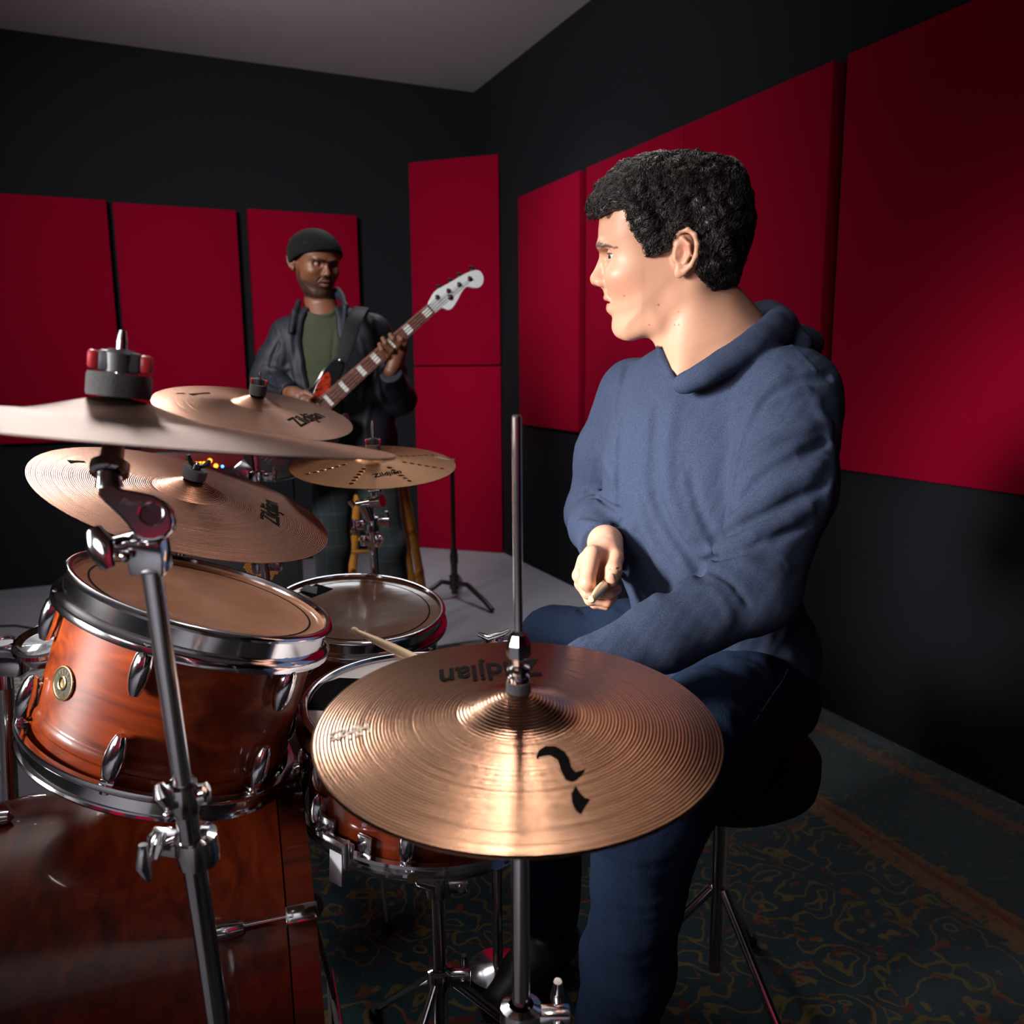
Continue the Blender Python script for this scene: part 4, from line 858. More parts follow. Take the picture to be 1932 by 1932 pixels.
class Frame3:
    def __init__(s, o, u, v, w_, k=1.): s.o = np.asarray(o, float); s.A = np.stack([N3(u), N3(v), N3(w_)]); s.k = k
    def loc(s, p): return (((p-s.o.astype(p.dtype)) @ s.A.T.astype(p.dtype))/s.k)
    def wor(s, q): return s.o+(np.asarray(q, float)*s.k) @ s.A
EYED = vmat('matte_eye', .35)
def eyes(par, fr_, gz, iris, white=(.55, .50, .47), mat_=None):
    for sg in (1, -1):
        c = EYEC*np.array([1, sg, 1]); n = 24; th, ph = np.meshgrid(np.linspace(.001, PI-.001, n), np.linspace(0, 2*PI, 2*n, endpoint=False), indexing='ij')
        g = N3(np.array(gz)*np.array([1, 1, 1])); a = N3(np.cross(g, [0, 0, 1.])); b_ = np.cross(g, a)
        d = np.cos(th)[..., None]*g+np.sin(th)[..., None]*(np.cos(ph)[..., None]*a+np.sin(ph)[..., None]*b_); v = (c+d*ER).reshape(-1, 3)
        idx = np.arange(n*2*n).reshape(n, 2*n); fs = np.stack([idx[:-1], np.roll(idx, -1, 1)[:-1], np.roll(idx, -1, 1)[1:], idx[1:]], -1).reshape(-1, 4)
        tt = th.reshape(-1); cl = np.where((tt < .20)[:, None], (.004, .004, .004), np.where((tt < .50)[:, None], iris, white))
        big('eye', (fr_.wor(v), fs), mat_ or EYE, par, cl)
def cloth_mat(name, c0, c1, scale=(900, 250, 900), rough=.9, sheen=.0, bump=.0006, weave=380):
    m = mat(name, c0, rough, sheen=sheen, spec=.12); t = NT(m); n = t.noise(t.obj(tuple(s/300 for s in scale)), 300, 4, .7); col = t.ramp(n, [(.35, c0), (.65, c1)]); t.l(col, t.b.inputs['Base Color']); t.bump(t.noise(t.obj(), weave, 3, .6), bump); return m
def march(f, x, y, D0, D1, n=160):
    """first surface of f along the sight line of pixel (x, y)"""
    d = np.linspace(D0, D1, n); p = (CAM+d[:, None]*ray(x, y)).astype(f4); v = f(p); k = np.argmax(v < 0)
    return p[k].astype(float) if (v < 0).any() else CAM+(D0+D1)/2*ray(x, y)
def fold_fn(base, folds, D0, D1):
    out = []
    for pts, amp, wd in folds:
        q = cr_smooth(pts, 3, False) if len(pts) > 2 else np.array(pts, float); q = list(q)+[np.array(pts[-1], float)]
        out.append(([march(base, a, b_, D0, D1) for a, b_ in q], amp, wd))
    def g(p):
        s = np.zeros(len(p), f4)
        for pts, amp, wd in out:
            P_ = np.array(pts); lo = P_.min(0)-3*wd; hi = P_.max(0)+3*wd; m = ((p > lo) & (p < hi)).all(1)
            if not m.any(): continue
            pm = p[m]; d = None
            for i in range(len(pts)-1):
                e = cap_(pm, pts[i], pts[i+1], 0, 0); d = e if d is None else np.minimum(d, e)
            # fade towards both ends
            e0 = np.linalg.norm(pm-pts[0], axis=1); e1 = np.linalg.norm(pm-pts[-1], axis=1); L_ = np.linalg.norm(P_[-1]-P_[0]); fd = np.minimum(1, .35+np.minimum(e0, e1)/(L_*.3+1e-6))
            s[m] += amp*np.exp(-(d/(wd*.72))**2)*fd
        return s
    return g
def tube_np(pts, rs, n=8):
    b = MB(); b.tube(pts, rs, n); return b

# ------------------------------------------------------------------ the drummer
SL, SR = P(1492, 748, 1.23), P(1196, 742, 1.50)
EL, WL = P(1424, 1110, 1.12), P(1105, 1262, 1.085)
ERR, WR = P(1122, 968, 1.60), P(1138, 1028, 1.37)
HL, HR = P(1405, 1310, 1.36), P(1340, 1236, 1.52)
KL, KR = P(1225, 1515, 1.03), P(1044, 1212, 1.70)
AL, AR_ = v3(.115, 1.06, .12), v3(.07, 1.50, .12)
NB = P(1335, 668, 1.33)
ash = N3(SL-SR); upv = v3(.0, .0, 1); fac = N3(np.cross(upv, ash)); fac = fac if fac[1] < 0 else -fac; ash = N3(np.cross(fac, upv)*1.); 
if (SL-SR) @ ash < 0: ash = -ash
TA = np.stack([ash, fac, upv])
def shirt_base(p):
    mid = (SL+SR)/2
    d = ell(p, mid+fac*.012+upv*-.125, (.178, .128, .205), TA)
    d = smin(d, ell(p, P(1338, 1045, 1.40), (.158, .128, .20), TA), .06)
    d = smin(d, ell(p, P(1375, 1225, 1.44), (.152, .140, .115), TA), .06)
    d = smin(d, cap_(p, NB-upv*.03, SL-upv*.012, .052, .066), .05); d = smin(d, cap_(p, NB-upv*.03, SR-upv*.012, .052, .058), .05)
    aL = chain(p, [SL, (SL+EL)/2+v3(.012, -.004, 0), EL, (EL*.45+WL*.55)+v3(0, 0, -.004), WL], [.071, .069, .057, .045, .037], .02)
    aR = chain(p, [SR, (SR+ERR)/2+v3(-.012, 0, 0), ERR, (ERR+WR)/2+v3(-.004, 0, .004), WR], [.060, .056, .054, .046, .040], .02)
    aL = smax(aL, (p-WL.astype(f4)) @ N3(WL-EL).astype(f4)-.012, .003); aR = smax(aR, (p-WR.astype(f4)) @ N3(WR-ERR).astype(f4)-.012, .003)
    return smin(smin(d, aL, .022), aR, .022)
FOLDS = [
    ([(1560, 712), (1500, 722), (1440, 765), (1404, 830), (1388, 900), (1380, 950)], -.010, .010),
    ([(1385, 905), (1430, 850), (1500, 812), (1560, 800)], .006, .010), ([(1388, 960), (1440, 900), (1510, 860), (1565, 830)], -.006, .010),
    ([(1378, 985), (1430, 945), (1500, 905), (1560, 870)], .006, .011), ([(1350, 1020), (1420, 985), (1500, 945), (1555, 915)], -.006, .010),
    ([(1340, 1040), (1400, 1015), (1470, 985), (1530, 960)], .006, .010), ([(1322, 1062), (1380, 1048), (1450, 1022), (1520, 990)], -.005, .009),
    ([(1322, 1068), (1352, 1082), (1385, 1105), (1410, 1140)], -.0035, .006), ([(1325, 1100), (1345, 1112), (1365, 1135), (1378, 1170)], .0014, .009),
    ([(1400, 1060), (1440, 1075), (1480, 1070)], .003, .012),
    ([(1240, 770), (1232, 850), (1238, 930)], -.0035, .012), ([(1275, 760), (1262, 850), (1268, 940), (1300, 1010)], .004, .014),
    ([(1225, 900), (1255, 980), (1310, 1060), (1330, 1095)], -.006, .012), ([(1205, 950), (1235, 1030), (1290, 1090)], .006, .013), ([(1200, 1010), (1225, 1070), (1262, 1115)], -.006, .011),
    ([(1195, 1060), (1210, 1100), (1240, 1130)], .005, .010), ([(1300, 880), (1320, 960), (1350, 1020)], -.003, .012),
    ([(1185, 690), (1168, 740), (1160, 800)], -.005, .009), ([(1170, 800), (1166, 870), (1168, 960)], -.007, .008),
    ([(1096, 934), (1120, 926), (1145, 938), (1170, 950)], .006, .006), ([(1096, 943), (1125, 938), (1150, 952), (1172, 966)], -.007, .005), ([(1092, 985), (1120, 990), (1160, 1005)], .004, .009),
    ([(1130, 820), (1142, 870), (1160, 910)], .0035, .010), ([(1150, 1000), (1172, 985)], -.005, .006),
    ([(1480, 640), (1530, 690), (1562, 718)], .0016, .003), ([(1540, 760), (1568, 850), (1560, 950)], .003, .012), ([(1390, 770), (1440, 730), (1480, 700)], .004, .010), ([(1430, 790), (1470, 750), (1520, 735)], .004, .009)]
fg = fold_fn(shirt_base, FOLDS, .95, 1.85)
toC_ = -N3(ray(1250, 690))
VP_ = march(shirt_base, 1276, 722, .95, 1.7)
VEDGE = N3(np.cross(ray(1242, 640), ray(1277, 724))); VEDGE = VEDGE*np.sign(VEDGE @ ray(1200, 700))
def opening(p): return smax(smin(smin(cap_(p, VP_+fac*.012, NB+upv*.035, .002, .072), cap_(p, NB+upv*.02, NB+upv*.12, .072, .088), .01), cap_(p, VP_+fac*.008, P(1392, 628, 1.245), .001, .026), .006), (p-CAM.astype(f4)) @ VEDGE.astype(f4), .002)
ROLL_ = [P(1402, 604, 1.42), P(1446, 602, 1.36), P(1466, 620, 1.29), P(1438, 642, 1.240), P(1394, 668, 1.218), P(1342, 698, 1.212), P(1302, 720, 1.224), P(1279, 728, 1.236)]
LBAND = [march(shirt_base, x, y, .95, 1.7)+toC_*.001 for x, y in ((1279, 729), (1265, 707), (1253, 684), (1246, 662), (1243, 645))]
def shirt(p):
    b = shirt_base(p); m = np.abs(b) < .05
    d = b.copy()
    if m.any():
        pm = p[m]; d[m] = b[m]-2.1*fg(pm)-.0022*fbm(pm, 28, 1)-.0010*fbm(pm, 80, 2)
    o = opening(p); d = smax(d, -o, .004)
    d = smin(d, chain(p, LBAND, [.0050, .0060, .0065, .0065, .0060], .005), .003)
    h = chain(p, cr_smooth(ROLL_, 4, False), np.interp(np.linspace(0, 7, 28), range(8), [.015, .022, .023, .018, .013, .0095, .0070, .0045]), .02)+.0016*fbm(p, 60, 4)
    h = smin(h, ell(p, P(1492, 652, 1.36), (.048, .052, .034), TA)+.003*fbm(p, 45, 6), .02)
    h = smin(h, cap_(p, P(1445, 604, 1.37), P(1512, 650, 1.28), .020, .016), .02)
    d = smin(d, h, .009)
    return d
pt = thing('person', (HL+HR)/2*v3(1, 1, 0), 'person in a blue hooded shirt and jeans seated at the drums, seen in profile', 'person')
# head and neck
_r = N3(ray(1240, 500)); _a = N3(-RT+_r*(RT @ _r)); _w = np.cross(_a, _r); HF = Frame3(P(1240, 500, 1.30), _a, -_r, _w*np.sign(_w @ UP))
toCam = HF.A[1]
def neck(p):
    d = chain(p, [P(1296, 560, 1.30), P(1325, 630, 1.315), P(1345, 700, 1.34), P(1350, 790, 1.36)], [.054, .057, .062, .078], .03)
    d = smin(d, cap_(p, P(1312, 522, 1.250), P(1283, 706, 1.295), .010, .008), .04)
    d = smin(d, cap_(p, P(1355, 600, 1.31), P(1450, 690, 1.31), .045, .045), .05)
    d = smin(d, cap_(p, P(1254, 620, 1.30), P(1273, 660, 1.31), .020, .024), .02)
    return smin(d, ell(p, (SL+SR)/2+fac*.006+upv*-.135, (.158, .112, .17), TA), .03)
ZCOL = P(1247, 655, 1.31)[2]
def body_fine(p):
    nk = neck(p); m = (p[:, 2] < ZCOL) & ((p-CAM.astype(f4)) @ VEDGE.astype(f4) > -.0015); nk = np.where(m, np.maximum(nk, shirt_base(p)+.004), nk)
    l = HF.loc(p); return smin(head_sdf(l), nk, .018)
parts = [mesh_sdf(body_fine, P(1240, 500, 1.30)-v3(.16, .14, .22), P(1400, 520, 1.36)+v3(.07, .06, .16), .0016)]
def body_lo(p): return shirt_base(p)+.012
lo_ = np.minimum.reduce([SL, SR, EL, WL, ERR, WR, HL, HR])-.12; hi_ = np.maximum.reduce([SL, SR, EL, WL, ERR, WR, HL, HR])+.12
def cut_neck(p): return np.maximum(body_lo(p), (p[:, 2]-(NB[2]-.05)))
parts.append(mesh_sdf(cut_neck, lo_, hi_, .009))
# right hand round the stick
def hand_r(p):
    d = chain(p, [WR, P(1142, 1024, 1.345), P(1140, 1042, 1.318)], [.025, .0255, .025], .012)
    d = smin(d, chain(p, [P(1120, 1050, 1.300), P(1112, 1066, 1.305)], [.018, .017], .012), .014)
    d = smin(d, cap_(p, P(1150, 1046, 1.320), P(1128, 1078, 1.31), .020, .018), .014)
    fi = chain(p, [P(1118, 1046, 1.288), P(1108, 1099, 1.252), P(1119, 1119, 1.262), P(1133, 1112, 1.272)], [.0135, .0112, .0092, .0082], .006)
    fi = smin(fi, chain(p, [P(1104, 1058, 1.300), P(1094, 1086, 1.282), P(1110, 1118, 1.280), P(1150, 1119, 1.286), P(1163, 1112, 1.292)], [.0125, .0108, .0094, .0088, .0080], .005), .003)
    fi = smin(fi, chain(p, [P(1106, 1066, 1.318), P(1097, 1101, 1.302), P(1114, 1131, 1.298), P(1146, 1135, 1.298), P(1156, 1127, 1.300)], [.0120, .0102, .0090, .0082, .0076], .004), .003)
    fi = smin(fi, chain(p, [P(1112, 1070, 1.338), P(1106, 1110, 1.328), P(1122, 1138, 1.325), P(1144, 1143, 1.322)], [.0110, .0092, .0080, .0070], .004), .003)
    th = chain(p, [P(1150, 1026, 1.322), P(1160, 1054, 1.296), P(1157, 1078, 1.272), P(1153, 1093, 1.262)], [.0145, .0126, .0122, .0108], .006)
    d = smin(d, fi, .005); d = smin(d, th, .004)
    # joint creases and thumb nail
    d = smax(d, -cap_(p, P(1146, 1074, 1.261), P(1168, 1073, 1.262), .0008, .0008), .0025)
    return smin(d, ell(p, P(1153, 1090, 1.2535), (.0058, .0030, .0068)), .0012)
hp_ = [WR, P(1090, 1150, 1.34), P(1185, 1010, 1.24)]
vR = mesh_sdf(hand_r, np.min(hp_, 0)-.02, np.max(hp_, 0)+.02, .0011); parts.append(vR)
LHC = P(1016, 1330, 1.10)
def hand_l(p):
    dr = N3(LHC-WL); sd = N3(np.cross(dr, upv)); d = chain(p, [WL, WL*.5+LHC*.5, LHC+dr*.0], [.025, .028, .026], .012)
    for k in range(4):
        o = sd*(.028-.018*k); d = smin(d, chain(p, [LHC+o, LHC+o+dr*.035+upv*-.006, LHC+o+dr*.038+upv*-.030, LHC+o+dr*.012+upv*-.040], [.012, .0105, .0095, .0085], .005), .005)
    return smin(d, chain(p, [WL*.6+LHC*.4+sd*-.02, LHC+sd*-.034+dr*.012+upv*-.01, LHC+sd*-.018+dr*.034+upv*-.02], [.014, .0125, .010], .006), .008)
parts.append(mesh_sdf(hand_l, np.minimum(WL, LHC)-.08, np.maximum(WL, LHC)+.08, .0022))
vf = add_np(parts); n0 = len(parts[0][0]); l = HF.loc(vf[0]); BASE = (.52, .275, .18)
cols = face_cols(l, BASE, (.44, .13, .11), (.05, .025, .017), (.60, .19, .12)); far = (np.linalg.norm(l, axis=1) > .20); cols[far] = BASE
vr0 = n0+len(parts[1][0]); hv = vf[0][vr0:vr0+len(vR[0])]; mm = np.zeros(len(hv))
for q in (P(1108, 1099, 1.252), P(1119, 1119, 1.262), P(1094, 1086, 1.282), P(1160, 1115, 1.29), P(1152, 1131, 1.3), P(1151, 1099, 1.268), P(1097, 1101, 1.302)): mm = np.maximum(mm, 1-sstep(.004, .018, np.linalg.norm(hv-q, axis=1)))
cols[vr0:vr0+len(hv)] = np.array(BASE)*(1-.55*mm[:, None])+np.array((.62, .20, .14))*.55*mm[:, None]
cols[:n0] = cols[:n0]*(1-.0*np.ones((n0, 1)))
for mx, my in ((1178, 558), (1225, 613), (1281, 588), (1281, 613), (1273, 614), (1243, 575)):
    q = march(body_fine, mx, my, 1.1, 1.5, 400); m = np.linalg.norm(vf[0][:n0]-q, axis=1) < .0016; cols[:n0][m] = (.35, .12, .08)
big('body', vf, SKIN, pt, cols)
eyes(pt, HF, (1, .50, -.22), (.05, .065, .07))
# teeth
b = MB(); b.ball((0, 0, 0), 1, M=Matrix.Translation(Vector(HF.wor(px(1165, 566, 0)))) @ Matrix([[HF.A[j][i] for j in range(3)]+[0] for i in range(3)]+[[0, 0, 0, 1]]) @ Matrix.Diagonal((.0080, .017, .0040, 1)), n=14); obj('teeth', b, mat('teeth', (.75, .68, .60), .25), pt)
SHIRT = cloth_mat('blue_heather', (.012, .017, .037), (.046, .062, .108), (450, 450, 2600), bump=.00022, weave=900)
so = big('hooded_shirt', mesh_sdf(shirt, lo_-.01, hi_+v3(0, 0, .12), .0034), SHIRT, pt)
# jeans
def jeans(p):
    d = ell(p, P(1378, 1300, 1.44), (.150, .130, .10), TA)
    for a, k, e in ((HL, KL, AL), (HR, KR, AR_)):
        d = smin(d, chain(p, [a, a*.5+k*.5, k, k*.5+e*.5+v3(.012, .015, 0), e], [.098, .088, .066, .058, .050], .03), .03)
    m = np.abs(d) < .05
    if m.any(): d[m] = d[m]-.0035*fbm(p[m], 34, 11)-.0012*fbm(p[m], 110, 12)-fj_(p[m])
    return smax(d, .085-p[:, 2], .004)
def jb(p): return smin(chain(p, [HR, KR], [.098, .066], .03), chain(p, [HL, KL], [.098, .066], .03), .03)
fj_ = fold_fn(jb, [([(1085, 1140), (1120, 1180), (1135, 1205)], -.005, .008), ([(1060, 1160), (1085, 1195), (1090, 1215)], .004, .008), ([(1030, 1170), (1040, 1195), (1035, 1220)], -.003, .007), ([(1140, 1135), (1170, 1165), (1185, 1180)], .005, .009), ([(1470, 1330), (1440, 1370), (1420, 1420)], .0025, .004)], .9, 1.95)
lo2 = np.minimum.reduce([HL, HR, KL, KR, AL, AR_])-.13; hi2 = np.maximum.reduce([HL, HR, KL, KR, AL, AR_])+.13; lo2[2] = .06
JEAN = cloth_mat('dark_denim', (.006, .012, .030), (.016, .030, .066), (2500, 900, 900), .85, .0, .0007)
big('jeans', mesh_sdf(jeans, lo2, hi2, .0045), JEAN, pt)
b = MB(); b.tube([march(lambda p: jeans(p), x, y, 1.0, 1.7, 500)+toC_*.0006 for x, y in cr_smooth([(1486, 1262), (1477, 1282), (1463, 1302), (1447, 1325), (1432, 1350), (1414, 1372)], 3, False)], .0005, 5); obj('seam_stitching', b, mat('pale_thread', (.30, .30, .32), .8), pt)
for ank, dr in ((AL, v3(-.22, -.97, 0)), (AR_, v3(-.6, -.8, 0))):
    def shoe(p, a=ank, dr=N3(dr)):
        d = chain(p, [a-v3(0, 0, .055)-dr*.02, a-v3(0, 0, .065)+dr*.09, a-v3(0, 0, .078)+dr*.17], [.044, .040, .034], .03); d = smin(d, cap_(p, a, a-v3(0, 0, .05), .042, .045), .02)
        return smax(d, .012-p[:, 2], .004)
    big('shoe', mesh_sdf(shoe, ank-v3(.26, .26, .12), ank+v3(.26, .26, .06), .005), mat('black_shoe', (.012, .012, .013), .5), pt)
# hair: a cap traced from the outline, then locks laid over it
HOUT = cr_smooth(uw([(1111.5, 412), (1110.5, 396), (1116, 378), (1129, 357), (1146, 340), (1168, 324), (1200, 312), (1245, 305), (1295, 306), (1338, 314), (1370, 325), (1388, 345), (1399, 369), (1407, 406), (1410, 431), (1404, 456), (1396, 486), (1388, 512), (1379, 538), (1369, 556), (1335, 600), (1260, 640), (1170, 610), (1132, 520), (1124, 440)]), 3)
HREG = uw([(1100, 418), (1132, 416), (1155, 409), (1178, 405), (1185, 420), (1191, 434), (1199, 446), (1207, 457), (1215, 471), (1221, 483), (1240, 480), (1259, 476), (1267, 455), (1274, 440), (1292, 436), (1309, 450), (1313, 475), (1309, 497), (1306, 512), (1322, 530), (1349, 544), (1367, 556), (1420, 580), (1450, 400), (1350, 280), (1150, 280), (1090, 360)])
gO = poly_dist(HOUT, glo, ghi, .001, 2); gR = poly_dist(HREG, (-.24, -.16), (.18, .24), .001, 1)
def hair_l(p):
    u, v, w_ = p[:, 0], p[:, 1], p[:, 2]; y = 500-w_/PXM
    W = np.interp(y, [300, 430, 480, 520, 560], [.086, .086, .081, .076, .070]).astype(f4); W = W-np.clip((u-.03)/.09, 0, 1)*.016
    d = pillow(gO, u, v, w_, W, .062); n1 = fbm(p, 95, 21)*.0040+fbm(p, 210, 22)*.0018
    d = d-n1; return smax(d, -gR(u, w_)-.0012*fbm(p, 260, 23), .005)
def hair_w(p): return hair_l(HF.loc(p))
hv, hf_ = mesh_sdf(hair_w, HF.o-.19, HF.o+.19, .0024, 2.2)
# locks
hl = HF.loc(hv); tri = hf_; fc = hl[tri].mean(1); e1 = hl[tri[:, 1]]-hl[tri[:, 0]]; e2 = hl[tri[:, 3]]-hl[tri[:, 0]]; fn = np.cross(e1, e2); ar = np.linalg.norm(fn, axis=1); fn /= ar[:, None]+1e-12
fn = fn @ np.eye(3); out = np.sign((fn*(fc-np.array([-.03, 0, .04]))).sum(1)); fn *= np.sign(out.sum())
gd = (gR(fc[:, 0], fc[:, 2]) > .0025) & (ar > 0)
def locks(n, seed, L0, wd, base_off, crown):
    r_ = np.random.default_rng(seed); pr = ar*gd; pr /= pr.sum(); k = r_.choice(len(fc), n, p=pr); p = fc[k]+r_.normal(0, .0008, (n, 3)); nn = fn[k]; S_ = 7; pts = np.zeros((n, S_, 3)); Lh = L0*r_.uniform(.55, 1.25, n)
    q = p.copy(); ph = r_.uniform(0, 6.28, n); cell = (np.floor(p/.011) @ np.array([1., 57., 113.])); cph = np.sin(cell*12.9898)*43758.5; cph = (cph-np.floor(cph))*6.28
    fwd = np.array([1., 0, -.25])
    for s in range(S_):
        pts[:, s] = q+nn*(base_off+.0035*math.sin(PI*s/(S_-1))*r_.uniform(.2, 1.3, n)[:, None]); d = q-crown
        t = d-(d*nn).sum(1)[:, None]*nn; t /= np.linalg.norm(t, axis=1)[:, None]+1e-9
        front = sstep(.02, .09, q[:, 0])[:, None]*.8; t = t+fwd*front; t[:, 2] -= .45*(np.abs(q[:, 1]) > .045); t -= (t*nn).sum(1)[:, None]*nn; t /= np.linalg.norm(t, axis=1)[:, None]+1e-9
        sd = np.cross(nn, t); a = 1.15*fbm(q.astype(f4), 62, seed)+.75*fbm(q.astype(f4), 150, seed+1)+.35*np.sin(ph+s*.7); t = t*np.cos(a)[:, None]+sd*np.sin(a)[:, None]
        q = q+t*(Lh/S_)[:, None]
        u_ = HF.wor(q); dd = hair_w(u_.astype(f4)); g = np.stack([hair_l((q+e).astype(f4))-dd for e in np.eye(3)*.0015], 1); gn = g/(np.linalg.norm(g, axis=1)[:, None]+1e-9); q = q-gn*np.clip(dd, -.004, .004)[:, None]*.8; nn = gn
    kp = gR(pts[:, -1, 0], pts[:, -1, 2]) > -.0015; pts = pts[kp]; nn = nn[kp]; n = len(pts)
    sd = np.cross(nn, np.diff(pts, axis=1)[:, -1]); sd /= np.linalg.norm(sd, axis=1)[:, None]+1e-9
    ws = wd*np.array([.5, 1, 1.1, 1, .85, .6, .15]); nb = nn
    A_ = pts+sd[:, None]*ws[None, :, None]; B_ = pts-sd[:, None]*ws[None, :, None]; C_ = pts+nb[:, None]*ws[None, :, None]*1.1
    V_ = np.stack([A_, C_, B_], 2).reshape(-1, 3); base = (np.arange(n)*S_*3)[:, None, None]; s = np.arange(S_-1)[None, :, None]*3
    fs = [base+s+np.array(o)[None, None] for o in ([0, 3, 4, 1], [1, 4, 5, 2], [2, 5, 3, 0])]
    return HF.wor(V_), np.concatenate([f_.reshape(-1, 4) for f_ in fs])
HAIR = mat('black_brown_hair', (.014, .011, .010), .42, spec=.55)
big('hair', add_np([(hv, hf_), locks(24000, 1, .024, .00036, .0004, np.array([-.085, 0, .13]))]), HAIR, pt)
# sticks
STICK = wood_mat('hickory', (.60, .42, .24), (.72, .54, .34), (.80, .64, .44), 2, coat=.2)
def stick(pts, tip, label):
    a, b_ = np.array(pts[0]), np.array(pts[-1]); L_ = np.linalg.norm(b_-a); M = frame(a, b_-a); b = MB()
    b.lathe([(1e-4, 0), (.0030, .0006), (.0050, .004), (.0053, .007), (.0046, .011), (.0036, .0135), (.0040, .018), (.0062, .060), (.0073, .095), (.0073, L_-.004), (.0062, L_), (1e-4, L_)], 24)
    return tag(obj('drumstick', b, STICK, None, M=M), label, 'drumstick', 'wooden drumsticks held by the drummer')
tL = P(664, 1187, 1.33); gL_ = P(1016, 1352, 1.09); stick([tL, tL+N3(gL_-tL)*.405], 0, 'pale drumstick reaching over the snare drum from behind the hi-hat')
tR = P(1116, 1132, 1.115); gR_ = P(1141, 1103, 1.275); stick([tR, tR+N3(gR_-tR)*.40], 0, 'drumstick held in the raised fist, its tip pointing at the viewer')
# throne
tc = P(1366, 1392, 1.47); t = thing('drum_throne', (tc[0], tc[1], 0), 'round black drum throne under the man in blue', 'stool')
b = MB(); z = tc[2]; b.lathe([(1e-4, z-.09), (.135, z-.09), (.155, z-.075), (.16, z-.05), (.16, z-.02), (.15, z-.004), (.12, z), (1e-4, z)], 64, Matrix.Translation((tc[0], tc[1], 0))); obj('seat', b, mat('black_leatherette', (.008, .008, .009), .75, spec=.2), t)
b = MB(); b.cyl((tc[0], tc[1], .1), (tc[0], tc[1], z-.09), .014); obj('post', b, CHROME, t); tripod(t, v3(tc[0], tc[1], 0), .009, .26, .22, 1.)
# ------------------------------------------------------------------ the bass player
DB = 3.15
def B(x, y, d=DB): return P(x, y, d)
bs = {'NB': B(610, 594, 3.16), 'SR': B(548, 640, 3.14), 'SL': B(700, 632, 3.20), 'ER': B(506, 714, 3.13), 'WR': B(545, 741, 2.99), 'EL': B(752, 752, 3.20), 'WL': B(738, 700, 3.03)}
wr = N3(v3(ray(600, 500)[0], ray(600, 500)[1], 0)); xr = N3(np.cross(wr, [0, 0, 1.])); 
TB = np.stack([xr, -wr, v3(0, 0, 1)])
HIPC = B(664, 872, 3.22)
def tor(p, g=0.):
    mid = (bs['SL']+bs['SR'])/2
    d = ell(p, mid+v3(0, 0, -.13), (.165+g, .105+g, .20), TB); d = smin(d, ell(p, B(640, 800, 3.20), (.15+g, .105+g, .17), TB), .07)
    d = smin(d, cap_(p, bs['NB']-v3(0, 0, .02), bs['SL'], .045+g, .055+g), .05); return smin(d, cap_(p, bs['NB']-v3(0, 0, .02), bs['SR'], .045+g, .055+g), .05)
YAW = math.radians(27); PIT = math.radians(7); cf = -wr*math.cos(YAW)+xr*math.sin(YAW); cf = N3(cf*math.cos(PIT)-v3(0, 0, 1)*math.sin(PIT))
cs = N3(np.cross([0, 0, 1.], cf)); cs = -cs if cs @ (-xr) < 0 else cs; cu = np.cross(cf, cs); cu = cu*np.sign(cu[2])
BF = Frame3(B(597, 504, 3.13), cf, cs, cu, .97)
def bl_(p):
    l = BF.loc(p); return np.stack([l[:, 0], l[:, 1], np.where(l[:, 2] > .03, .03+(l[:, 2]-.03)*1.20, l[:, 2])], 1)
def bneck(p):
    d = chain(p, [B(598, 535, 3.17), B(606, 580, 3.18), B(612, 640, 3.18)], [.050, .054, .075], .03); return smin(d, tor(p, -.012), .04)
def bbody(p): return smin(head_sdf(bl_(p)), bneck(p), .016)
parts = [mesh_sdf(bbody, B(597, 500)-v3(.15, .15, .24), B(597, 500)+v3(.17, .15, .16), .0026)]
def blow(p):
    d = tor(p, -.012); d = smin(d, chain(p, [bs['SR'], bs['ER'], bs['WR']], [.045, .038, .026], .02), .02); d = smin(d, chain(p, [bs['SL'], bs['EL'], bs['WL']], [.045, .038, .026], .02), .02)
    return np.maximum(d, p[:, 2]-(bs['NB'][2]-.06))
blo = np.minimum.reduce(list(bs.values()))-v3(.12, .14, .45); bhi = np.maximum.reduce(list(bs.values()))+.14
parts.append(mesh_sdf(blow, blo, bhi, .010))
# nut end and heel end of the bass neck, needed for the hands
NUT = P(815, 581, 3.02); HEEL = P(610, 764, 2.955)
def bhl(p):
    w_ = bs['WL']; k = P(752, 672, 3.04)
    d = chain(p, [w_, P(744, 686, 3.035), P(750, 672, 3.04)], [.025, .027, .028], .015); d = smin(d, chain(p, [P(745, 676, 3.03), P(760, 658, 3.04)], [.022, .018], .01), .012)
    for a in ([(744, 676, 3.025), (731, 672, 3.0), (720, 660, 2.985), (716, 650, 2.99)], [(749, 668, 3.025), (739, 661, 2.995), (727, 648, 2.98), (722, 639, 2.985)], [(757, 660, 3.025), (752, 650, 2.995), (741, 640, 2.98), (736, 632, 2.985)], [(763, 653, 3.03), (764, 648, 3.0), (757, 641, 2.985), (752, 636, 2.99)]):
        d = smin(d, chain(p, [P(*q) for q in a], [.0105, .0098, .0088, .0078], .004), .005)
    return smin(d, chain(p, [P(742, 690, 3.04), P(732, 684, 3.06), P(724, 668, 3.065)], [.012, .011, .009], .006), .008)
parts.append(mesh_sdf(bhl, P(738, 665, 3.02)-.10, P(740, 665, 3.03)+.10, .0022))
def bhr(p):
    d = chain(p, [bs['WR'], P(556, 745, 2.965), P(566, 750, 2.95)], [.024, .026, .026], .015)
    d = smin(d, chain(p, [P(560, 742, 2.955), P(577, 742, 2.935), P(590, 748, 2.925)], [.014, .011, .0085], .006), .008)
    for k in range(4): d = smin(d, chain(p, [P(566-k*2, 751+k*3, 2.945), P(582-k*3, 757+k*5, 2.925), P(590-k*4, 769+k*6, 2.93), P(590-k*4, 777+k*6, 2.94)], [.0105, .0098, .0088, .0078], .004), .005)
    return d
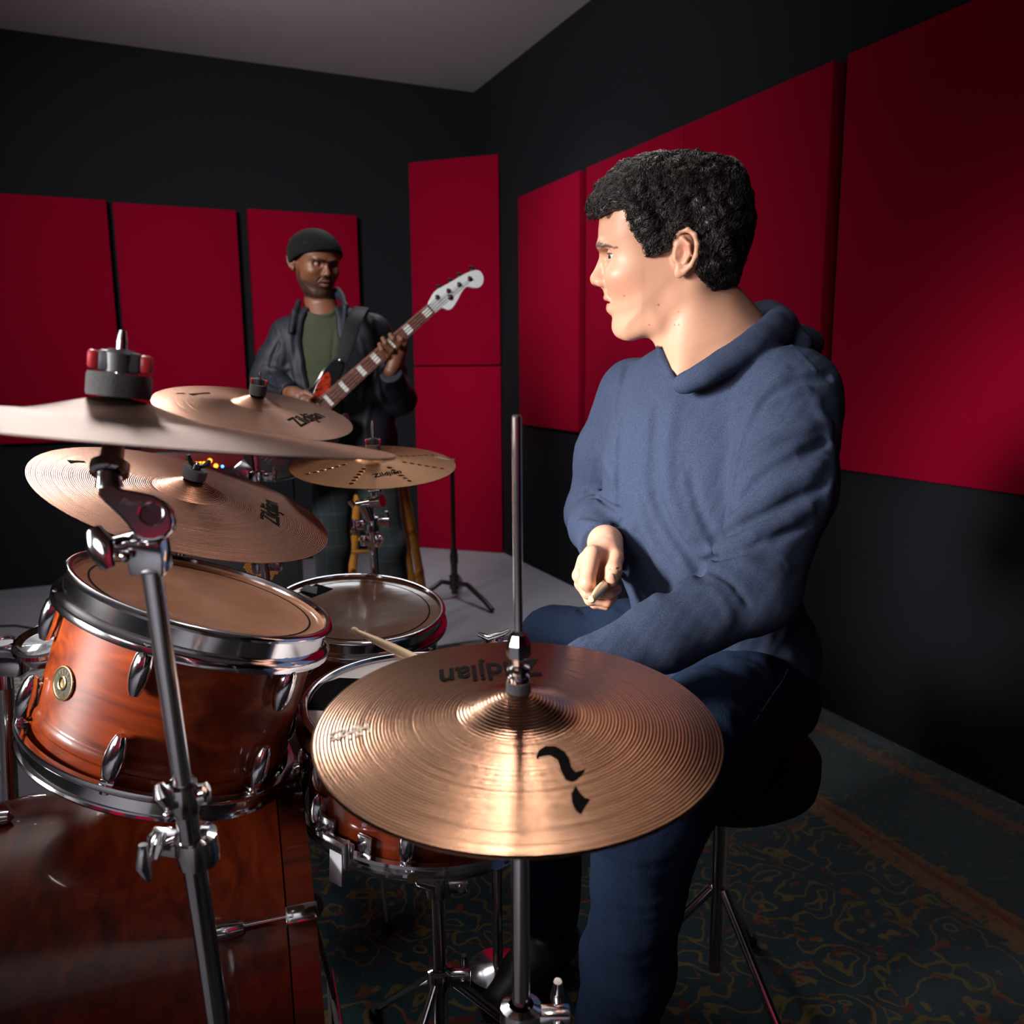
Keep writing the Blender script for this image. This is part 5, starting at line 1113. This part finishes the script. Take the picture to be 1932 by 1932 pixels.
parts.append(mesh_sdf(bhr, P(568, 755, 2.95)-.11, P(568, 755, 2.95)+.11, .0024))
vf = add_np(parts); l = BF.loc(vf[0]); BD = (.140, .052, .025)
cols = face_cols(l, BD, (.20, .075, .06), (.015, .009, .007), (.17, .055, .025), beard=.95, hairc=(.008, .005, .004)); cols[np.linalg.norm(l, axis=1) > .20] = BD
pb = thing('person', B(660, 1100, 3.2)*v3(1, 1, 0), 'person in black beanie, olive shirt and dark jacket playing a bass guitar', 'person')
big('body', vf, SKIND, pb, cols); eyes(pb, BF, (1, -.45, -.45), (.03, .012, .008), (.22, .17, .15), mat_=EYED)
def beanie(q):
    u, v, w_ = q[:, 0], q[:, 1], q[:, 2]; sl_ = w_-(.028+.42*u); d = ell(q, (-.020, 0, .055), (.131, .091, .107))
    d = smax(d, -sl_, .006); br = ell(q, (-.019, 0, .045), (.132, .0945, .105)); d = smin(d, smax(np.abs(br+.001)-.0035, np.abs(sl_-.020)-.021, .006), .006)
    return d-.0010*np.sin(np.arctan2(v, u+.018)*70)*(w_ < .12)
bq = mesh_sdf(lambda p: beanie(bl_(p))*BF.k, BF.o-.17, BF.o+.18, .0032)
KNIT = mat('black_knit', (.0035, .004, .0045), .95, sheen=.05, spec=.1, bump=(300, .0015)); big('beanie', bq, KNIT, pb)
TEE = cloth_mat('olive_cotton', (.032, .036, .021), (.050, .055, .034), (900, 900, 900)); JAC = mat('black_nylon', (.008, .0095, .017), .62, spec=.35, bump=(90, .0005)); 
TF = fold_fn(lambda p: tor(p, .002), [([(570, 640), (600, 690), (625, 720)], .003, .010), ([(632, 620), (626, 680), (632, 730)], -.004, .008), ([(575, 700), (600, 715)], -.003, .009), ([(590, 735), (575, 760)], .003, .008)], 2.8, 3.4)
def tee(p):
    b_ = tor(p, .002); d = b_-TF(p)-.0015*fbm(p, 40, 31); o = chain(p, [B(606, 556, 3.16), B(606, 573, 3.12)], [.060, .054], .01); d = smax(d, -o, .004)
    return smin(d, np.sqrt((o-.002)**2*.4+(b_-.001)**2+1e-9)-.0040, .003)
big('tee_shirt', mesh_sdf(tee, blo, bhi, .006), TEE, pb)
def jac0(p):
    d = tor(p, .022); d = smin(d, ell(p, B(672, 835, 3.19), (.155, .125, .17), TB), .06)
    d = smin(d, chain(p, [bs['SR'], (bs['SR']+bs['ER'])/2+xr*-.01, bs['ER']+v3(0, 0, -.005), bs['WR']], [.066, .062, .058, .036], .03), .03)
    return smin(d, chain(p, [bs['SL'], (bs['SL']+bs['EL'])/2+xr*.008, bs['EL'], bs['WL']-v3(0, 0, .012)], [.066, .064, .062, .040], .03), .03)
JF = fold_fn(jac0, [([(556, 590), (548, 640), (556, 700), (566, 735)], .010, .010), ([(530, 640), (510, 690), (520, 725)], -.008, .010), ([(500, 690), (530, 700), (550, 690)], .007, .009), ([(495, 720), (520, 735), (540, 725)], -.008, .008), ([(505, 705), (528, 716)], .006, .008),
    ([(520, 610), (535, 660), (530, 690)], .006, .010), ([(655, 580), (648, 640), (650, 690)], .012, .010), ([(700, 600), (715, 660), (700, 720)], -.008, .012), ([(730, 640), (735, 690), (725, 740)], .008, .012), ([(680, 640), (690, 700), (680, 760)], .007, .012), ([(700, 760), (690, 810), (700, 850)], .007, .012), ([(745, 690), (765, 720), (760, 760)], .007, .010), ([(660, 790), (668, 850)], -.007, .010)], 2.75, 3.5)
def jacket(p):
    b_ = jac0(p); inn = tor(p, .005); d = b_-JF(p)-.004*fbm(p, 26, 41)-.0006*fbm(p, 75, 42); d = smax(d, -inn, .003)
    o = chain(p, [P(602, 560, 3.06), P(598, 640, 3.01), P(602, 700, 3.01), P(610, 780, 3.04), P(612, 900, 3.04)], [.074, .094, .090, .070, .05], .02); o2 = o; d = smax(d, -o2, .006)
    d = smax(d, -chain(p, [bs['NB']+v3(0, 0, .0), bs['NB']+v3(0, 0, .14)], [.062, .075], .01), .004)
    for c in ([P(564, 570, 3.13), P(556, 590, 3.09), P(550, 625, 3.055)], [P(643, 556, 3.15), P(652, 578, 3.10), P(648, 625, 3.065)]): d = smin(d, chain(p, c, [.010, .010, .008], .01), .014)
    d = smin(d, cap_(p, P(636, 552, 3.17), P(648, 566, 3.14), .020, .012), .01)
    for w_, e in ((bs['WR'], bs['ER']), (bs['WL'], bs['EL'])):
        k = N3(w_-e); near = np.linalg.norm(p-w_, axis=1) < .07; d = np.where(near, smax(d, (p-w_.astype(f4)) @ k.astype(f4)-.004, .004), d)
    return smax(d, (B(680, 905, 3.2)[2]-p[:, 2]), .01)
big('jacket', mesh_sdf(jacket, blo-.03, bhi+.02, .0048), JAC, pb)
PL = mat('dark_plaid', (.010, .016, .019), .85, sheen=.1); t_ = NT(PL); sx = t_.n('ShaderNodeSeparateXYZ'); t_.l(t_.obj(), sx.inputs[0])
lx = t_.math('GREATER_THAN', t_.math('FRACT', t_.math('MULTIPLY', t_.math('ADD', sx.outputs[0], t_.math('MULTIPLY', sx.outputs[1], .7)), 20)), .88); lz_ = t_.math('GREATER_THAN', t_.math('FRACT', t_.math('MULTIPLY', sx.outputs[2], 17)), .88)
t_.l(t_.mix(t_.math('MULTIPLY', t_.math('ADD', lx, lz_), .45), (.008, .014, .018), (.030, .042, .046)), t_.b.inputs['Base Color'])
AB1, AB2 = B(640, 1100, 3.26), B(738, 1100, 3.26); F1, F2 = v3(AB1[0]-.03, AB1[1], .08), v3(AB2[0]+.02, AB2[1]+.02, .08)
def pants(p):
    d = ell(p, HIPC, (.165, .115, .12), TB)
    for a, k, e in ((B(630, 890, 3.22), B(625, 1035, 3.20), F1), (B(706, 890, 3.24), B(733, 1035, 3.22), F2)): d = smin(d, chain(p, [a, k, e], [.084, .064, .056], .03), .012)
    m = np.abs(d) < .05
    if m.any(): d[m] = d[m]-.005*fbm(p[m], 24, 51)
    return smax(d, .05-p[:, 2], .004)
big('trousers', mesh_sdf(pants, np.minimum(F1, HIPC)-v3(.2, .2, .08), np.maximum(F2, HIPC)+v3(.2, .2, .14), .009), PL, pb)
for a in (F1, F2):
    def sh(p, a=a): return smax(chain(p, [a-v3(0, 0, .03), a+v3(-.01, -.10, -.04), a+v3(-.01, -.18, -.045)], [.05, .042, .034], .03), .010-p[:, 2], .004)
    big('shoe', mesh_sdf(sh, a-v3(.1, .27, .1), a+v3(.1, .1, .06), .008), mat('dark_shoe', (.02, .02, .022), .5), pb)

# ------------------------------------------------------------------ the bass guitar
nrm = N3(-ray(700, 680)+v3(.05, 0, .12)); xa = N3(HEEL-NUT); G = frame(NUT, nrm, xa)
def g2(x, y, h=0.): q = to_local(G, x, y, h); return np.array([q[0], q[1]])
gt = thing('bass_guitar', NUT, 'bass guitar with white headstock and red tortoiseshell pickguard', 'bass guitar')
WOODN = wood_mat('maple_neck', (.45, .25, .09), (.58, .34, .14), (.65, .42, .2), 0, coat=.5); ROSE = wood_mat('rosewood', (.10, .045, .03), (.16, .075, .055), (.23, .12, .09), 0, coat=.2)
HSW = mat('white_headstock', (.62, .64, .66), .25, coat=.6); GBLK = mat('gloss_black', (.006, .007, .008), .15, coat=1.); TORT = mat('tortoiseshell', (.3, .03, .01), .2, coat=.8); t_ = NT(TORT); t_.l(t_.ramp(t_.noise(t_.obj(), 45, 3, .6, 1.), [(.35, (.07, .004, .002)), (.6, (.36, .030, .008))]), t_.b.inputs['Base Color'])
LEN = np.linalg.norm(HEEL-NUT)+.06; wn = lambda x: .0205+.0095*x/.60
b = MB(); n = 24
vs = []; 
for x in np.linspace(0, LEN, n):
    w_ = wn(x)
    for k in range(9): a = PI*k/8; vs.append((x, w_*math.cos(a), -.004-.019*math.sin(a)))
fs = [(i*9+k, i*9+k+1, (i+1)*9+k+1, (i+1)*9+k) for i in range(n-1) for k in range(8)]+[((i+1)*9, (i+1)*9+8, i*9+8, i*9) for i in range(n-1)]+[tuple(range(9)), tuple(range((n-1)*9, n*9))[::-1]]
b.add(vs, fs); nk = obj('neck', b, WOODN, gt, M=G)
b = MB(); b.prism([(0, wn(0)), (0, -wn(0)), (LEN, -wn(LEN)), (LEN, wn(LEN))], -.0045, .002, G, .001); fb = obj('fingerboard', b, ROSE, gt)
b = MB(); SCL = .864
fp_ = [SCL*(1-2**(-k/12)) for k in range(0, 22)]
for x in fp_[1:]:
    if x < LEN-.003: b.tube([G @ Vector((x, -wn(x), .0022)), G @ Vector((x, wn(x), .0022))], .0013, 6)
obj('fret', b, CHROME, fb)['kind'] = 'stuff'
PEARLI = mat('pearl_inlay', (.72, .72, .70), .25, coat=.5)
for k in (1, 3, 5, 7, 9, 12, 15, 17, 19, 21):
    x0, x1 = fp_[k-1], fp_[k]; 
    if x1 > LEN: continue
    m = (x0+x1)/2; hw = (x1-x0)*.30; w_ = wn(m)*.74; b = MB(); b.prism([(m-hw, w_), (m-hw, -w_), (m+hw, -w_), (m+hw, w_)], .0018, .0026, G); obj('block_inlay', b, PEARLI, fb)
hs_ = [(808, 575), (813, 561), (822, 548), (843, 536), (862, 525), (880, 515), (898, 509), (908, 513), (913, 524), (911, 536), (903, 543), (891, 543), (882, 541), (873, 549), (864, 566), (854, 581), (845, 585), (834, 581), (822, 589)]
q = [g2(x, y) for x, y in hs_]; b = MB(); b.prism([tuple(a) for a in cr_smooth(q, 3)], -.016, -.001, G, .0018); hd = obj('headstock', b, HSW, gt)
b = MB(); b.box((.005, wn(0)*2, .007), G @ Matrix.Translation((0, 0, 0)), .001); obj('nut', b, HSW, gt)
for (x, y), (kx, ky) in zip([(825, 561), (846, 549), (866, 537), (886, 526)], [(829, 538), (852, 526), (867, 515), (892, 503)]):
    a = g2(x, y); k = g2(kx, ky); b = MB(); b.lathe([(1e-4, .010), (.0035, .010), (.0035, .002), (.0095, .001), (.0095, -.001)], 16, G @ Matrix.Translation((a[0], a[1], 0))); tu = obj('tuner', b, CHROME, hd)
    c = MB(); d2 = N3(k-a); c.tube([G @ Vector((*a, -.02)), G @ Vector((*(k-d2*.006), -.018))], .003, 8); c.box((.007, .022, .022), G @ Matrix.Translation((k[0], k[1], -.018)) @ Matrix.Rotation(math.atan2(d2[1], d2[0]), 4, 'Z'), .003); obj('tuner_key', c, BLACKM, tu)
a = g2(849, 561); b = MB(); b.lathe([(1e-4, .004), (.010, .003), (.011, -.001)], 20, G @ Matrix.Translation((a[0], a[1], 0))); obj('string_tree', b, CHROME, hd)
b = MB()
for k, (x, y) in enumerate([(825, 561), (846, 549), (866, 537), (886, 526)]):
    a = g2(x, y); yy = -.0135+.009*k if g2(825, 561)[1] < g2(822, 589)[1] else .0135-.009*k; b.tube([G @ Vector((*a, .006)), G @ Vector((0, yy, .0045)), G @ Vector((LEN+.22, yy*1.5, .010))], .0010, 6)
obj('string', b, STEEL, gt, label='four steel strings')
bo = [(650, 684), (641, 674.5), (628, 677), (610, 695), (597, 716), (579, 734), (545, 750), (505, 775), (472, 810), (458, 850), (470, 890), (510, 908), (560, 900), (600, 878), (628, 850), (648, 822), (662, 797), (660, 782), (650, 778), (640, 786), (632, 780), (628, 765), (631, 745), (638, 722), (648, 702)]
q = [g2(x, y, -.012) for x, y in bo]; b = MB(); b.prism([tuple(a) for a in cr_smooth(q, 3)], -.046, -.006, G, .007); bd_ = obj('guitar_body', b, GBLK, gt)
pg = [(619.5, 702), (624, 714), (624, 726), (630, 738), (618, 752), (600, 770), (575, 795), (545, 830), (520, 845), (505, 825), (530, 790), (560, 765), (587, 750), (596, 729), (608, 710)]
q = [g2(x, y, -.004) for x, y in pg]; b = MB(); b.prism([tuple(a) for a in cr_smooth(q, 3)], -.0062, -.0035, G, .0006); po = obj('pickguard', b, TORT, gt)
b = MB(); a = g2(562, 812, 0); b.box((.035, .11, .012), G @ Matrix.Translation((.60, 0, -.001)), .003); obj('pickup', b, GBLK, gt)
b = MB(); b.box((.05, .085, .014), G @ Matrix.Translation((SCL, 0, .001)), .002); obj('bridge', b, CHROME, gt)
b = MB(); pts = [P(646, 684, 2.965), P(652, 660, 2.985), P(660, 630, 2.995), P(668, 604, 3.02), P(676, 588, 3.07), P(682, 580, 3.14), P(683, 590, 3.24)]; b.tube(pts, [.018, .026, .028, .028, .028, .028, .026], 16, flat=.12, upv=FW); obj('strap', b, mat('black_leather', (.005, .005, .006), .6, spec=.2), gt)
b = MB(); b.ball(P(641, 680, 2.955), .006); obj('strap_button', b, CHROME, gt)
# lead running from the bass to the amplifier
b = MB(); b.tube([P(500, 845, 3.0), P(515, 862, 3.0), P(530, 868, 2.99), P(552, 874, 3.05)], .004, 8); b.tube([P(552, 874, 3.05), P(556, 960, 3.2), P(562, 1080, 3.3), v3(*(P(562, 1080, 3.3)[:2]), .01), v3(P(520, 1080, 3.5)[0], P(520, 1080, 3.5)[1], .006)], .0035, 8); lo = obj('instrument_cable', b, RUBBER); tag(lo, 'dark cable with a blue plug hanging from the bass guitar', 'cable')
b = MB(); b.tube([P(533, 869, 2.99), P(552, 874, 3.05)], .0065, 10); obj('plug', b, mat('blue_plug', (.01, .16, .65), .4), lo, label='blue plug')
